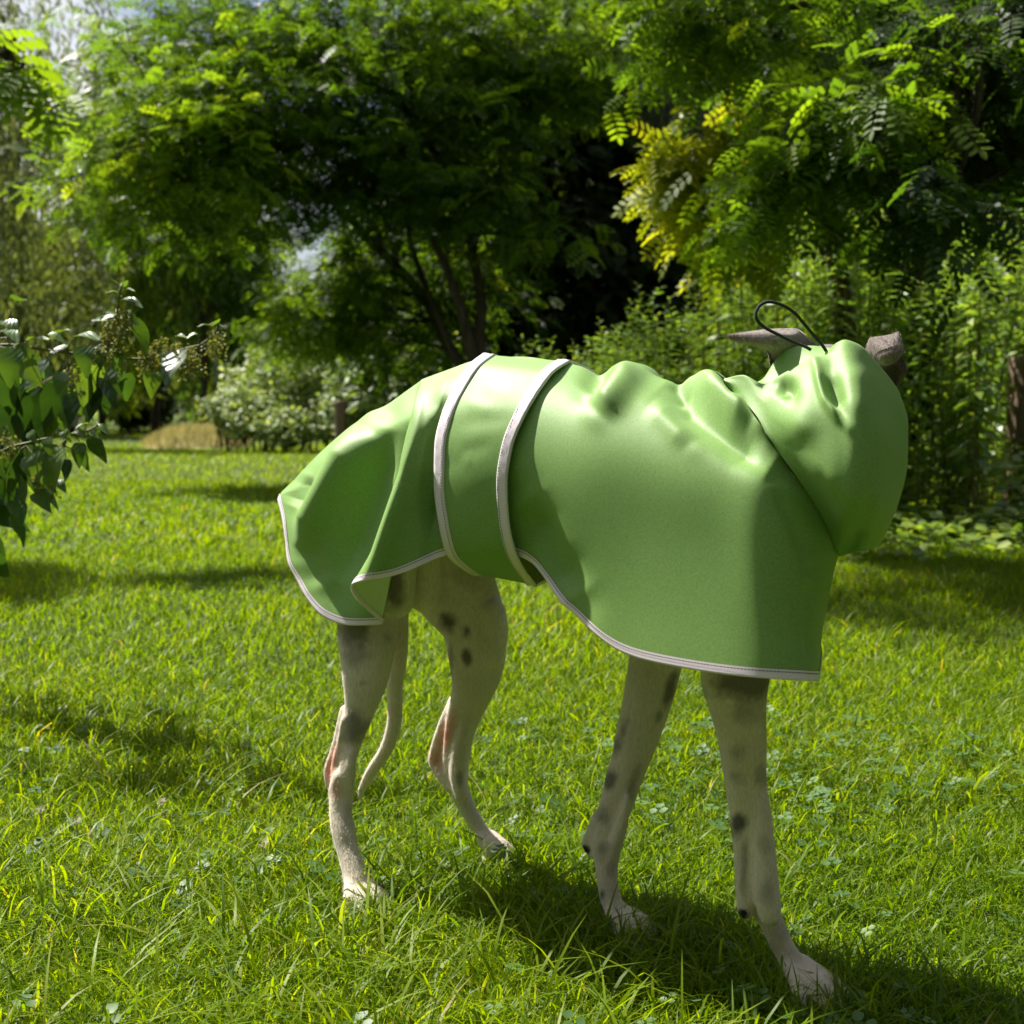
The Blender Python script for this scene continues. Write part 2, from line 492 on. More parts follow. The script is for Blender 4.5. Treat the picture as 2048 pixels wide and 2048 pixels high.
def build_clover():
    rng = np.random.default_rng(21)
    mb = MB()
    # leaflet: six-cornered disc with a notch
    a = np.array([0, 0.9, 1.75, 2.6, 3.68, 4.53, 5.38])
    rr = np.array([0.82, 1.05, 0.95, 0.8, 0.8, 0.95, 1.05])
    lx, ly = 0.55 + 0.5*rr*np.cos(a), 0.5*rr*np.sin(a)
    T = np.concatenate([[[0.5, 0, -0.05]], np.stack([lx, ly, 0.10*np.abs(ly)], 1)])
    T[1] = [0.92, 0, 0]
    fan = np.array([[0, 1+k, 1+(k+1) % 7] for k in range(7)])
    n = 2200
    y = np.sqrt(rng.uniform(1.12**2, 2.6**2, n)); x = rng.uniform(-1, 1, n)*(y*1024/F + 0.1)
    keep = (lawn_noise(x, y, 4.0, 8) > rng.uniform(-0.2, 0.9, n)) | (rng.random(n) < 0.12)
    x, y = x[keep], y[keep]
    for i in range(len(x)):
        s = rng.uniform(0.007, 0.015); z = rng.uniform(0.015, 0.042); a0 = rng.uniform(0, 6.28)
        tx, ty = rng.normal(0, 0.28, 2)
        t = rng.random()
        for k in range(3):
            c, sn = math.cos(a0 + k*2.094), math.sin(a0 + k*2.094)
            Vx = (T[:, 0]*c - T[:, 1]*sn)*s; Vy = (T[:, 0]*sn + T[:, 1]*c)*s
            Vz = T[:, 2]*s + tx*Vx + ty*Vy
            mb.add(np.stack([x[i]+Vx, y[i]+Vy, z+Vz], 1), fan, t)
    o = obj('clover_leaves', mb.mesh('clover_leaves', M_CLOVER, smooth=False))
    tag(o, 'small rounded clover leaves scattered low among the lawn grass', 'clover', None, 'stuff')
    # flower heads
    mw = leaf_mat('clover_petal', [(0.0, (0.42, 0.36, 0.28)), (1.0, (0.72, 0.68, 0.58))], trans=1.0, rough=0.7, tfac=0.3, tcol=(1, 1, 0.9))
    heads = [(80, 1622, 'nearest the left edge of the lawn'), (324, 1605, 'farthest back in the lawn'),
             (527, 1688, 'closest to the dog\'s hind paw'), (152, 1645, 'in the lawn, second from the left edge')]
    for k, (px, py, wh) in enumerate(heads):
        p = P(px, py, 1.0); d = p - np.array([0, 0, HC]); t = (0.045 - HC)/d[2]
        p = np.array([0, 0, HC]) + d*t
        m2 = MB()
        for j in range(46):
            u = rng.uniform(-0.5, 1); ph = rng.uniform(0, 6.28); q = math.sqrt(max(0, 1-u*u))
            dr = np.array([q*math.cos(ph), q*math.sin(ph), u]); sd = np.cross(dr, [0.3, 0.5, 0.8]); sd /= np.linalg.norm(sd)
            c = dr*0.0035
            m2.add(np.stack([c-sd*0.0008, c+sd*0.0008, c+dr*0.0055+sd*0.0006, c+dr*0.0055-sd*0.0006]), np.array([[0, 1, 2, 3]]), rng.random())
        sV, sF = tube([[0, 0, -0.05], [0.001, 0.001, -0.02], [0, 0, 0.002]], 0.0008, 5)
        m2.add(sV, sF, 0.1)
        o = obj('clover_flower', m2.mesh('clover_flower', mw), loc=p)
        tag(o, 'small cream clover flower head ' + wh, 'flower', 'clover heads in the lawn')
build_clover()
# ------------------------------------------------------------------ the dog's own frame
AX = np.array([-0.335, 1.864])              # where the coat's rear tip stands, in plan
DIR = np.array([0.803, -0.595])             # forward along the spine
LAT = np.array([-0.595, -0.803])            # towards the dog's right side

def PL(px, py, l):
    """point seen at (px, py) that lies l metres to the right of the dog's middle plane"""
    x, y, z = ray(px, py)
    t = (np.asarray(l, float) + AX @ LAT) / (x*LAT[0] + y*LAT[1])
    return np.stack(np.broadcast_arrays(x*t, y*t, HC + z*t), -1)

def lat_of(p):
    return (p[..., 0]-AX[0])*LAT[0] + (p[..., 1]-AX[1])*LAT[1]

def resample(st, n):
    st = np.asarray(st, float)
    q = st * np.array([1, 1, 1500.0])
    d = np.r_[0, np.cumsum(np.linalg.norm(np.diff(q, axis=0), axis=1))]
    # denser near the top, where the cloth turns over the back
    t = np.linspace(0, 1, n)
    return pchip(d, st, t * d[-1])

def fold_field(px, py, folds):
    D = np.zeros_like(px)
    for pts, w, a, *mn in folds:
        pts = np.asarray(pts, float)
        best = np.full(px.shape, 1e9)
        along = np.zeros_like(px)
        seg = np.linalg.norm(np.diff(pts, axis=0), axis=1)
        tot = seg.sum(); acc = 0
        for i in range(len(pts)-1):
            a0, b0 = pts[i], pts[i+1]
            e = b0-a0; L2 = e @ e
            t = np.clip(((px-a0[0])*e[0] + (py-a0[1])*e[1])/L2, 0, 1)
            dd = np.hypot(px-a0[0]-t*e[0], py-a0[1]-t*e[1])
            m = dd < best
            best = np.where(m, dd, best)
            along = np.where(m, (acc + t*seg[i])/tot, along)
            acc += seg[i]
        fade = np.clip(np.minimum(along, 1-along)/0.28, mn[0] if mn else 0.25, 1)
        D += a * fade * np.exp(-(best/w)**2)
    return D

def grid_normals(G):
    du = np.gradient(G, axis=0); dv = np.gradient(G, axis=1)
    n = np.cross(du, dv)
    n /= np.linalg.norm(n, axis=2)[..., None] + 1e-12
    return n

# ------------------------------------------------------------------ coat: body panel
# each line runs from the spine (or the hood seam) down to the hem: (px, py, metres right of the middle plane)
ST = [
    [(562, 984, 0.0), (559, 990, 0.006), (556, 998, 0.010)],
    [(605, 939, 0.0), (592, 975, 0.030), (578, 1015, 0.036), (567, 1046, 0.036)],
    [(655, 893, 0.0), (634, 950, 0.045), (606, 1030, 0.055), (580, 1118, 0.056)],
    [(705, 855, 0.0), (686, 910, 0.055), (650, 1020, 0.074), (605, 1182, 0.078)],
    [(752, 820, 0.0), (738, 880, 0.062), (700, 1010, 0.078), (648, 1233, 0.090)],
    [(800, 790, 0.0), (790, 850, 0.064), (755, 1000, 0.074), (703, 1250, 0.090)],
    [(836, 765, 0.0), (832, 840, 0.066), (812, 1000, 0.066), (788, 1140, 0.066), (766, 1247, 0.074)],
    [(841, 761, 0.0), (836, 790, 0.050), (825, 830, 0.076), (810, 890, 0.086), (784, 970, 0.094), (757, 1045, 0.100), (732, 1115, 0.106), (712, 1196, 0.108)],
    [(843, 759, 0.0), (836, 780, 0.046), (823, 820, 0.084), (802, 886, 0.102), (769, 966, 0.118), (740, 1039, 0.130), (715, 1104, 0.137), (694, 1167, 0.138)],
    [(850, 756, 0.0), (844, 782, 0.053), (833, 826, 0.090), (815, 890, 0.112), (785, 970, 0.130), (760, 1040, 0.144), (740, 1104, 0.152), (722, 1162, 0.156)],
    [(866, 750, 0.0), (858, 785, 0.060), (846, 850, 0.096), (826, 960, 0.114), (806, 1060, 0.124), (782, 1152, 0.132)],
    [(905, 736, 0.0), (893, 765, 0.055), (872, 830, 0.088), (860, 920, 0.098), (850, 1030, 0.106), (846, 1128, 0.112)],
    [(950, 721, 0.0), (918, 760, 0.052), (890, 832, 0.084), (878, 894, 0.094), (877, 966, 0.098), (884, 1040, 0.094), (895, 1105, 0.082)],
    [(1040, 713, 0.0), (1000, 760, 0.058), (962, 832, 0.088), (946, 894, 0.099), (938, 966, 0.102), (942, 1030, 0.096), (952, 1096, 0.080)],
    [(1125, 724, 0.0), (1085, 765, 0.058), (1050, 832, 0.090), (1026, 894, 0.103), (1014, 966, 0.107), (1016, 1040, 0.103), (1034, 1108, 0.092)],
    [(1205, 737, 0.0), (1165, 785, 0.062), (1120, 870, 0.100), (1085, 980, 0.113), (1075, 1080, 0.112), (1092, 1184, 0.108)],
    [(1275, 733, 0.0), (1240, 790, 0.066), (1195, 890, 0.106), (1160, 1020, 0.118), (1150, 1130, 0.119), (1165, 1244, 0.118)],
    [(1345, 752, 0.0), (1318, 810, 0.066), (1280, 920, 0.108), (1252, 1050, 0.119), (1240, 1180, 0.128), (1245, 1307, 0.137)],
    [(1410, 752, 0.0), (1392, 820, 0.066), (1366, 940, 0.108), (1345, 1070, 0.119), (1340, 1200, 0.131), (1345, 1331, 0.145)],
    [(1452, 766, 0.012), (1448, 840, 0.072), (1438, 960, 0.108), (1430, 1080, 0.117), (1434, 1210, 0.130), (1442, 1347, 0.145)],
    [(1534, 868, 0.064), (1520, 950, 0.102), (1508, 1060, 0.116), (1512, 1200, 0.127), (1524, 1355, 0.140)],
    [(1592, 951, 0.062), (1580, 1020, 0.090), (1568, 1110, 0.106), (1572, 1230, 0.114), (1592, 1359, 0.123)],
    [(1640, 1026, 0.042), (1628, 1080, 0.064), (1616, 1160, 0.082), (1618, 1260, 0.088), (1632, 1361, 0.093)],
    [(1664, 1075, 0.020), (1655, 1120, 0.034), (1644, 1190, 0.046), (1638, 1270, 0.050), (1639, 1361, 0.054)],
    [(1677, 1111, 0.0), (1669, 1140, 0.0), (1659, 1190, 0.0), (1646, 1262, 0.0), (1639, 1359, 0.0)],
]
NU, NV = 310, 84
def coat_grid():
    S = np.stack([resample(s, NV) for s in ST])                 # stations, NV, 3
    d = np.linalg.norm(np.diff(S*np.array([1, 1, 900.0]), axis=0), axis=2).mean(1)
    u = np.r_[0, np.cumsum(np.maximum(d, 14))]
    uq = np.linspace(0, u[-1], NU)
    return pchip(u, S, uq), np.searchsorted(uq, u)
GC, CI = coat_grid()
FOLDS = [   # (polyline in the photograph, width px, height m)
    ([(1385, 738), (1440, 786), (1515, 846)], 20, 0.0165),
    ([(1312, 745), (1400, 825), (1475, 880), (1560, 945)], 34, -0.0190),
    ([(1296, 800), (1340, 838), (1388, 890)], 26, 0.0060),
    ([(1272, 720), (1245, 765), (1190, 830)], 28, 0.0170),
    ([(1215, 726), (1175, 790)], 24, -0.0120),
    ([(1349, 745), (1375, 790)], 16, -0.0100),
    ([(1445, 755), (1480, 800)], 13, -0.0080),
    ([(1030, 985), (1085, 1110), (1150, 1210)], 42, -0.0210),
    ([(1545, 960), (1590, 1040), (1622, 1130)], 20, -0.0060),
    ([(1618, 1140), (1620, 1250), (1628, 1350)], 14, -0.0060),
    # rear panel
    ([(742, 838), (692, 925), (634, 1030), (594, 1120)], 27, 0.0240),
    ([(778, 830), (756, 930), (712, 1060), (668, 1190)], 32, -0.0200),
    ([(618, 945), (588, 1020)], 22, -0.0100),
    ([(600, 1080), (640, 1180)], 26, -0.0060),
    ([(884, 815), (876, 900), (869, 1000), (864, 1100)], 20, -0.0180),
]
def build_coat():
    global NEAR, NNEAR
    root = empty('dog_coat', (0.0, 1.6, 0.0))
    tag(root, 'green hooded waterproof coat with pale reflective trim worn by the dog', 'dog coat')
    G = PL(GC[..., 0], GC[..., 1], GC[..., 2])
    c0 = CI[11]
    for it in range(120):
        H = G.copy()
        H[1:-1, 1:-1] = 0.4*G[1:-1, 1:-1] + 0.15*(G[:-2, 1:-1] + G[2:, 1:-1] + G[1:-1, :-2] + G[1:-1, 2:])
        H[1:-1, -1] = 0.6*G[1:-1, -1] + 0.2*(G[:-2, -1] + G[2:, -1])
        G[c0:] = H[c0:]
        if it < 5:
            G[:c0] = H[:c0]
    n = grid_normals(G)
    if np.mean(n @ np.array([LAT[0], LAT[1], 0.3])) < 0:
        n = -n
    D = fold_field(GC[..., 0], GC[..., 1], FOLDS)
    # loose small wrinkles of the cloth
    q = G.reshape(-1, 3)
    w = np.array([mnoise.noise(Vector(p*7.0)) + 0.12*mnoise.noise(Vector(p*21.0)) for p in q]).reshape(D.shape)
    D = D + 0.0006*w
    keep = (np.abs(GC[..., 2]) > 1e-6)
    fr = np.clip(np.abs(GC[..., 2])/0.03, 0, 1)
    nn = n.copy()
    lat = nn[..., 0]*LAT[0] + nn[..., 1]*LAT[1]
    # on the middle plane move only within the plane so that both halves meet
    nn[..., 0] -= (1-fr)*lat*LAT[0]; nn[..., 1] -= (1-fr)*lat*LAT[1]
    Gd = G + nn*D[..., None]
    NEAR, NNEAR = Gd, n
    far = Gd.copy()
    l = lat_of(Gd)
    far[..., 0] -= 2*l*LAT[0]; far[..., 1] -= 2*l*LAT[1]
    sa = (Gd[..., 0]-AX[0])*DIR[0] + (Gd[..., 1]-AX[1])*DIR[1]
    k_ = np.clip((sa-0.50)/0.28, 0, 1); k_ = k_*k_*(3-2*k_)
    far[..., 0] -= 0.78*l*k_*DIR[0]; far[..., 1] -= 0.78*l*k_*DIR[1]
    import bmesh
    V = np.concatenate([Gd.reshape(-1, 3), far.reshape(-1, 3)])
    f1 = grid_faces(NU, NV); f2 = grid_faces(NU, NV, NU*NV, True)
    e = np.cross(Gd[150, 41]-Gd[150, 40], Gd[151, 40]-Gd[150, 40])
    if e @ n[150, 40] < 0:
        f1, f2 = f1[:, ::-1], f2[:, ::-1]
    me = mesh('body_panel', rel(V, root), [np.concatenate([f1, f2])], M_COAT)
    bm = bmesh.new(); bm.from_mesh(me)
    bmesh.ops.remove_doubles(bm, verts=bm.verts, dist=2e-4)
    bm.to_mesh(me); bm.free()
    o = obj('body_panel', me, root)
    # ---------------- hem trim: a folded tape over the last centimetre, with a stitched line
    def tape(Gd, n, u0, u1, wid, name, off=0.0011, inner=True, stitch=True):
        cols = np.arange(u0, u1)
        top, mid, bot, inn = [], [], [], []
        rows = 6
        L = []
        for i in cols:
            line = Gd[i]
            d = np.r_[0, np.cumsum(np.linalg.norm(np.diff(line[::-1], axis=0), axis=1))]
            s = np.linspace(wid, -0.0008, rows)
            q = np.stack([np.interp(np.maximum(s, 0), d, line[::-1][:, k]) for k in range(3)], 1)
            nq = np.stack([np.interp(np.maximum(s, 0), d, n[i][::-1][:, k]) for k in range(3)], 1)
            tdir = line[-1]-line[-3]; tdir /= np.linalg.norm(tdir) + 1e-9
            q = q + tdir*np.maximum(-s, 0)[:, None]
            outer = q + nq*off
            back = q[::-1][:4] - nq[::-1][:4]*(off + 0.0008)
            L.append(np.concatenate([outer, back]))
        L = np.stack(L)
        fs = grid_faces(*L.shape[:2])
        t = obj(name, mesh(name, rel(L.reshape(-1, 3), root), fs, M_TAPE), root)
        if stitch:
            m2 = MB()
            a = L[:, 1]*0.75 + L[:, 2]*0.25
            nq = n[cols, -6]
            arc = np.r_[0, np.cumsum(np.linalg.norm(np.diff(a, axis=0), axis=1))]
            k = 0.0
            while k < arc[-1]-0.003:
                p0 = np.array([np.interp(k, arc, a[:, c]) for c in range(3)])
                p1 = np.array([np.interp(k+0.0026, arc, a[:, c]) for c in range(3)])
                nv = np.array([np.interp(k, arc, nq[:, c]) for c in range(3)])
                sd = np.cross(p1-p0, nv); sd /= np.linalg.norm(sd)+1e-9; sd *= 0.00045
                up = nv*0.0006
                m2.add(np.stack([p0-sd+up, p0+sd+up, p1+sd+up, p1-sd+up]), np.array([[0, 1, 2, 3]]))
                k += 0.0036
            obj('stitching', m2.mesh('stitching', M_THREAD, origin=root.location), t)
        return t
    nf = n.copy()
    tape(Gd, n, 0, NU, 0.0092, 'hem_tape')
    nfar = n.copy(); ll = nfar[..., 0]*LAT[0] + nfar[..., 1]*LAT[1]
    nfar[..., 0] -= 2*ll*LAT[0]; nfar[..., 1] -= 2*ll*LAT[1]
    tape(far, nfar, 0, NU, 0.0098, 'hem_tape', stitch=False)
    # ---------------- belly strap
    LE = [(967, 709, 0.0), (940, 730, 0.040), (917, 763, 0.060), (884, 832, 0.091), (871, 894, 0.101), (870, 966, 0.105), (880, 1049, 0.103), (895, 1107, 0.092), (917, 1129, 0.066), (942, 1146, 0.0)]
    RE = [(1140, 723, 0.0), (1110, 742, 0.042), (1088, 768, 0.064), (1050, 832, 0.096), (1025, 894, 0.109), (1014, 966, 0.114), (1018, 1039, 0.111), (1030, 1097, 0.101), (1048, 1137, 0.072), (1072, 1171, 0.0)]
    NS, NT = 70, 60
    a, b = resample(LE, NT), resample(RE, NT)
    k = np.linspace(0, 1, NS)[:, None, None]
    S = a[None]*(1-k) + b[None]*k
    S[..., 2] += np.where(S[..., 2] > 1e-5, 0.004*np.sin(np.pi*k[..., 0])*np.clip(S[..., 2]/0.05, 0, 1), 0)
    SG = PL(S[..., 0], S[..., 1], S[..., 2])
    sn = grid_normals(SG)
    if np.mean(sn @ np.array([LAT[0], LAT[1], 0.0])) < 0:
        sn = -sn
    sf = [([(905, 850), (960, 842), (1030, 835)], 16, -0.0028), ([(925, 800), (990, 825)], 12, 0.0022), ([(900, 905), (950, 925)], 14, 0.002), ([(930, 1080), (985, 1040)], 22, -0.003),
          ([(885, 940), (940, 900), (1000, 880)], 14, -0.0022), ([(960, 770), (1040, 790)], 14, 0.002)]
    dd = fold_field(S[..., 0], S[..., 1], sf)
    lt = np.clip(S[..., 2]/0.04, 0, 1)
    SG = SG + sn*(dd*0.45*lt)[..., None]
    l = lat_of(SG)
    SF = SG.copy(); SF[..., 0] -= 2*l*LAT[0]; SF[..., 1] -= 2*l*LAT[1]
    V = np.concatenate([SG.reshape(-1, 3), SF.reshape(-1, 3)])
    g1, g2 = grid_faces(NS, NT), grid_faces(NS, NT, NS*NT, True)
    e = np.cross(SG[30, 31]-SG[30, 30], SG[31, 30]-SG[30, 30])
    if e @ sn[30, 30] < 0:
        g1, g2 = g1[:, ::-1], g2[:, ::-1]
    me = mesh('belly_strap', rel(V, root), [np.concatenate([g1, g2])], [M_COAT, M_LINING])
    bm = bmesh.new(); bm.from_mesh(me); bmesh.ops.remove_doubles(bm, verts=bm.verts, dist=2e-4); bm.to_mesh(me); bm.free()
    strap = obj('belly_strap', me, root)
    md = strap.modifiers.new('thickness', 'SOLIDIFY'); md.thickness, md.offset, md.material_offset = 0.0016, -1, 1
    def strap_tape(i0, i1, G_, nn_, stitch_i=None):
        k = np.linspace(i0, i1, 6)
        rows = []
        for kk in k:
            i = int(np.floor(kk)); fr = kk-i; j = min(i+1, NS-1)
            rip = 0.0007*np.sin(np.arange(NT)*2.3 + kk*0.9)*np.sin(np.pi*(kk-i0)/max(i1-i0, 1e-6))
            rows.append(G_[i]*(1-fr) + G_[j]*fr + nn_[i]*(0.0021 + rip)[:, None])
        L = np.stack(rows)
        edge_in = [L[0]-nn_[int(i0)]*0.0035, ]
        edge_out = [L[-1]-nn_[int(i1)]*0.0035]
        L = np.concatenate([edge_in, L, edge_out])
        t = obj('edge_tape', mesh('edge_tape', rel(L.reshape(-1, 3), root), grid_faces(*L.shape[:2]), M_TAPE), strap)
        if stitch_i is None:
            return t
        i = int(stitch_i); a_ = G_[i] + nn_[i]*0.0026
        arc = np.r_[0, np.cumsum(np.linalg.norm(np.diff(a_, axis=0), axis=1))]
        m2 = MB(); k = 0.0
        while k < arc[-1]-0.004:
            p0 = np.array([np.interp(k, arc, a_[:, c]) for c in range(3)]); p1 = np.array([np.interp(k+0.0026, arc, a_[:, c]) for c in range(3)])
            nv = np.array([np.interp(k, arc, nn_[i][:, c]) for c in range(3)])
            sd = np.cross(p1-p0, nv); sd /= np.linalg.norm(sd)+1e-9; sd *= 0.00045
            m2.add(np.stack([p0-sd, p0+sd, p1+sd, p1-sd]), np.array([[0, 1, 2, 3]])); k += 0.0036
        s_ = m2.mesh('stitching', M_THREAD, origin=root.location)
        obj('edge_stitching', s_, strap)
        return t
    wt = NS*0.125
    snf = sn.copy(); ll = snf[..., 0]*LAT[0] + snf[..., 1]*LAT[1]; snf[..., 0] -= 2*ll*LAT[0]; snf[..., 1] -= 2*ll*LAT[1]
    strap_tape(0, wt, SG, sn, wt*0.82); strap_tape(NS-1-wt*1.05, NS-1, SG, sn, NS-1-wt*0.85)
    strap_tape(0, wt, SF, snf); strap_tape(NS-1-wt*1.05, NS-1, SF, snf)
    return root

# ------------------------------------------------------------------ coat: hood
HO = 0.0
def seam_y(px, py, l):
    return float(PL(px, py, l)[1]) - 0.010
# each column: rim, pocket, ridge | ridge ... bottom : (px, py, distance)
def hood_columns():
    y = seam_y
    A = [
        [(1450, 768, 1.435), (1448, 763, 1.425), (1447, 757, 1.415)],
        [(1496, 768, 1.425), (1490, 760, 1.410), (1487, 748, 1.395)],
        [(1523, 760, 1.420), (1530, 774, 1.395), (1526, 766, 1.378)],
        [(1548, 724, 1.425), (1556, 766, 1.392), (1556, 748, 1.368)],
        [(1574, 694, 1.425), (1589, 750, 1.388), (1590, 729, 1.358)],
        [(1620, 691, 1.420), (1622, 728, 1.378), (1626, 711, 1.346)],
        [(1656, 695, 1.410), (1656, 714, 1.365), (1654, 705, 1.345)],
        [(1664, 697, 1.395), (1672, 686, 1.375), (1690, 677, 1.350)],
        [(1696, 704, 1.400), (1704, 694, 1.380), (1716, 685, 1.355)],
        [(1732, 738, 1.415), (1740, 728, 1.395), (1751, 719, 1.372)],
        [(1776, 792, 1.440), (1785, 785, 1.420), (1796, 776, 1.400)],
        [(1760, 800, 1.480), (1765, 790, 1.470), (1770, 780, 1.460)],
        [(1690, 770, 1.530), (1695, 760, 1.530), (1700, 750, 1.530)],
    ]
    B = [
        [A[0][2], (1449, 762, 1.410), (1452, 769, y(1452, 768, 0.012))],
        [A[1][2], (1500, 785, 1.378), (1512, 830, y(1512, 828, 0.05))],
        [A[2][2], (1534, 805, 1.352), (1536, 871, y(1534, 868, 0.062))],
        [A[3][2], (1560, 800, 1.338), (1561, 850, 1.322), (1560, 908, y(1559, 904, 0.062))],
        [A[4][2], (1592, 780, 1.332), (1594, 860, 1.300), (1594, 955, y(1592, 951, 0.060))],
        [A[5][2], (1638, 770, 1.312), (1648, 840, 1.282), (1642, 930, 1.272), (1634, 1017, y(1632, 1013, 0.043))],
        [A[6][2], (1668, 770, 1.305), (1682, 850, 1.272), (1674, 960, 1.258), (1659, 1064, y(1657, 1060, 0.026))],
        [A[7][2], (1706, 760, 1.300), (1718, 860, 1.262), (1712, 980, 1.250), (1680, 1112, y(1677, 1111, 0.0)+0.004)],
        [A[8][2], (1746, 785, 1.310), (1758, 880, 1.275), (1750, 1000, 1.262), (1722, 1102, 1.335)],
        [A[9][2], (1786, 818, 1.340), (1792, 910, 1.312), (1780, 1020, 1.306), (1749, 1096, 1.350)],
        [A[10][2], (1817, 850, 1.385), (1816, 922, 1.372), (1800, 998, 1.370), (1767, 1079, 1.392)],
        [A[11][2], (1800, 850, 1.460), (1798, 925, 1.455), (1782, 1000, 1.450), (1750, 1076, 1.440)],
        [A[12][2], (1720, 850, 1.530), (1720, 925, 1.525), (1700, 1000, 1.510), (1690, 1070, 1.480)],
    ]
    return A, B
HFOLDS = [
    ([(1602, 735), (1612, 790), (1606, 845), (1592, 895)], 30, 0.0050, 0.0),
    ([(1548, 768), (1575, 776), (1588, 800)], 15, -0.0110),
    ([(1628, 714), (1642, 765), (1652, 806), (1676, 838), (1700, 858)], 8, 0.0095),
    ([(1658, 745), (1668, 790), (1684, 822)], 14, -0.0100),
    ([(1704, 720), (1712, 790), (1704, 850)], 30, 0.0050),
    ([(1740, 1010), (1690, 1035), (1655, 1040)], 30, 0.0030, 0.0),
    ([(1696, 1108), (1716, 1078), (1742, 1086)], 13, -0.0150),
]
def build_hood(root):
    A, B = hood_columns()
    NA, NB, NC = 22, 74, 220
    def rs(c, n):
        c = np.asarray(c, float); q = c*np.array([1, 1, 900.0])
        d = np.r_[0, np.cumsum(np.linalg.norm(np.diff(q, axis=0), axis=1))]
        return pchip(d, c, np.linspace(0, d[-1], n))
    S = np.stack([np.concatenate([rs(a, NA)[:-1], rs(b, NB)]) for a, b in zip(A, B)])
    d = np.linalg.norm(np.diff(S*np.array([1, 1, 900.0]), axis=0), axis=2).mean(1)
    u = np.r_[0, np.cumsum(np.maximum(d, 14))]
    S = pchip(u, S, np.linspace(0, u[-1], NC))
    G = P(S[..., 0], S[..., 1], S[..., 2])
    # round off the sharp turns at the ridge
    for _ in range(5):
        H = G.copy()
        H[:, 1:-1] = G[:, 1:-1]*0.5 + 0.25*(G[:, :-2] + G[:, 2:])
        G[:, 4:NA+10] = H[:, 4:NA+10]
        H = G.copy()
        H[1:-1] = G[1:-1]*0.5 + 0.25*(G[:-2] + G[2:])
        G[1:-1, :-6] = H[1:-1, :-6]
    n = grid_normals(G)
    if np.mean(n[40:120, NA+20:, 1]) > 0:
        n = -n
    dd = fold_field(S[..., 0], S[..., 1], HFOLDS)
    wt = np.zeros(G.shape[1]); wt[NA:] = 1; wt[NA-6:NA+1] = np.linspace(0, 1, 7)
    wt[-14:] *= np.linspace(1, 0.15, 14)
    front = (S[..., 2] < 1.44)
    q = G.reshape(-1, 3)
    w = np.array([mnoise.noise(Vector(p*9.0)) + 0.1*mnoise.noise(Vector(p*25.0)) for p in q]).reshape(dd.shape)
    G = G + n*((dd*front + 0.0006*w)*wt[None])[..., None]
    for _ in range(4):
        H = G.copy()
        H[1:-1, 1:-1] = 0.4*G[1:-1, 1:-1] + 0.15*(G[:-2, 1:-1] + G[2:, 1:-1] + G[1:-1, :-2] + G[1:-1, 2:])
        G = H
    fs = grid_faces(*G.shape[:2])
    e = np.cross(G[90, 61]-G[90, 60], G[91, 60]-G[90, 60])
    if e @ n[90, 60] < 0:
        fs = fs[:, ::-1]
    o = obj('hood', mesh('hood', rel(G.reshape(-1, 3), root), fs, [M_COAT, M_COAT]), root)
    md = o.modifiers.new('thickness', 'SOLIDIFY'); md.thickness, md.offset = 0.0016, -1
    # elastic cord loop sticking up out of the hood's channel
    cp = [(1652, 702), (1645, 691), (1626, 669), (1606, 645), (1589, 626), (1568, 612), (1544, 604), (1527, 606), (1516, 616), (1511, 630), (1518, 645), (1533, 657), (1556, 669), (1585, 683), (1610, 693), (1622, 700)]
    Yc = np.linspace(1.40, 1.375, len(cp))
    pts = catmull(np.stack([P(a, b, c) for (a, b), c in zip(cp, Yc)]), 90)
    V, f = tube(pts, 0.0018, 10)
    obj('drawcord', mesh('drawcord', rel(V, root), f, M_CORD), o)
coat = build_coat()
build_hood(coat)

# ------------------------------------------------------------------ the dog
def ground_at(px, py, z=0.0):
    x, y, zz = ray(px, py); t = (z-HC)/zz
    return np.array([x*t, y*t, z])

def limb(rows, l0, l1, ratio, foot_py):
    """rows: (py, left px, right px); lateral offset goes from l0 at the top to l1 at the foot"""
    rows = np.asarray(rows, float)
    py = rows[:, 0]
    t = (py-py[0])/(foot_py-py[0])
    l = l0 + (l1-l0)*np.clip(t, 0, 1)
    c = PL((rows[:, 1]+rows[:, 2])/2, py, l)
    w = (rows[:, 2]-rows[:, 1])/2 * c[:, 1]/F
    cx = (rows[:, 1]+rows[:, 2])/2
    sl = np.gradient(cx)/np.gradient(py)
    w = w/np.sqrt(1+sl**2)
    rt = np.broadcast_to(ratio, w.shape) if np.ndim(ratio) == 0 else np.interp(py, *zip(*ratio))
    n = 40
    q = np.concatenate([c, w[:, None], (w*rt)[:, None]], 1)
    d = np.r_[0, np.cumsum(np.linalg.norm(np.diff(c, axis=0), axis=1))]
    Q = pchip(d, q, np.linspace(0, d[-1], n))
    return tube(Q[:, :3], None, 20, True, Q[:, 3], Q[:, 4], ref=np.array([0, 1.0, 0.0]))

def chain(pts, rads, n=14, m=16):
    """round tube through world points with radii"""
    q = np.concatenate([np.asarray(pts, float), np.asarray(rads, float)[:, None]], 1)
    d = np.r_[0, np.cumsum(np.linalg.norm(np.diff(q[:, :3], axis=0), axis=1))]
    Q = pchip(d, q, np.linspace(0, d[-1], m))
    a = np.linspace(0, 1, 5)[1:]
    # rounded ends
    t0 = Q[0, :3]-Q[1, :3]; t0 /= np.linalg.norm(t0); t1 = Q[-1, :3]-Q[-2, :3]; t1 /= np.linalg.norm(t1)
    pre = [np.r_[Q[0, :3]+t0*Q[0, 3]*k, Q[0, 3]*math.sqrt(max(1e-4, 1-k*k))] for k in (0.97, 0.8, 0.5)]
    post = [np.r_[Q[-1, :3]+t1*Q[-1, 3]*k, Q[-1, 3]*math.sqrt(max(1e-4, 1-k*k))] for k in (0.5, 0.8, 0.97)]
    Q = np.array(pre+list(Q)+post)
    return tube(Q[:, :3], Q[:, 3], n)

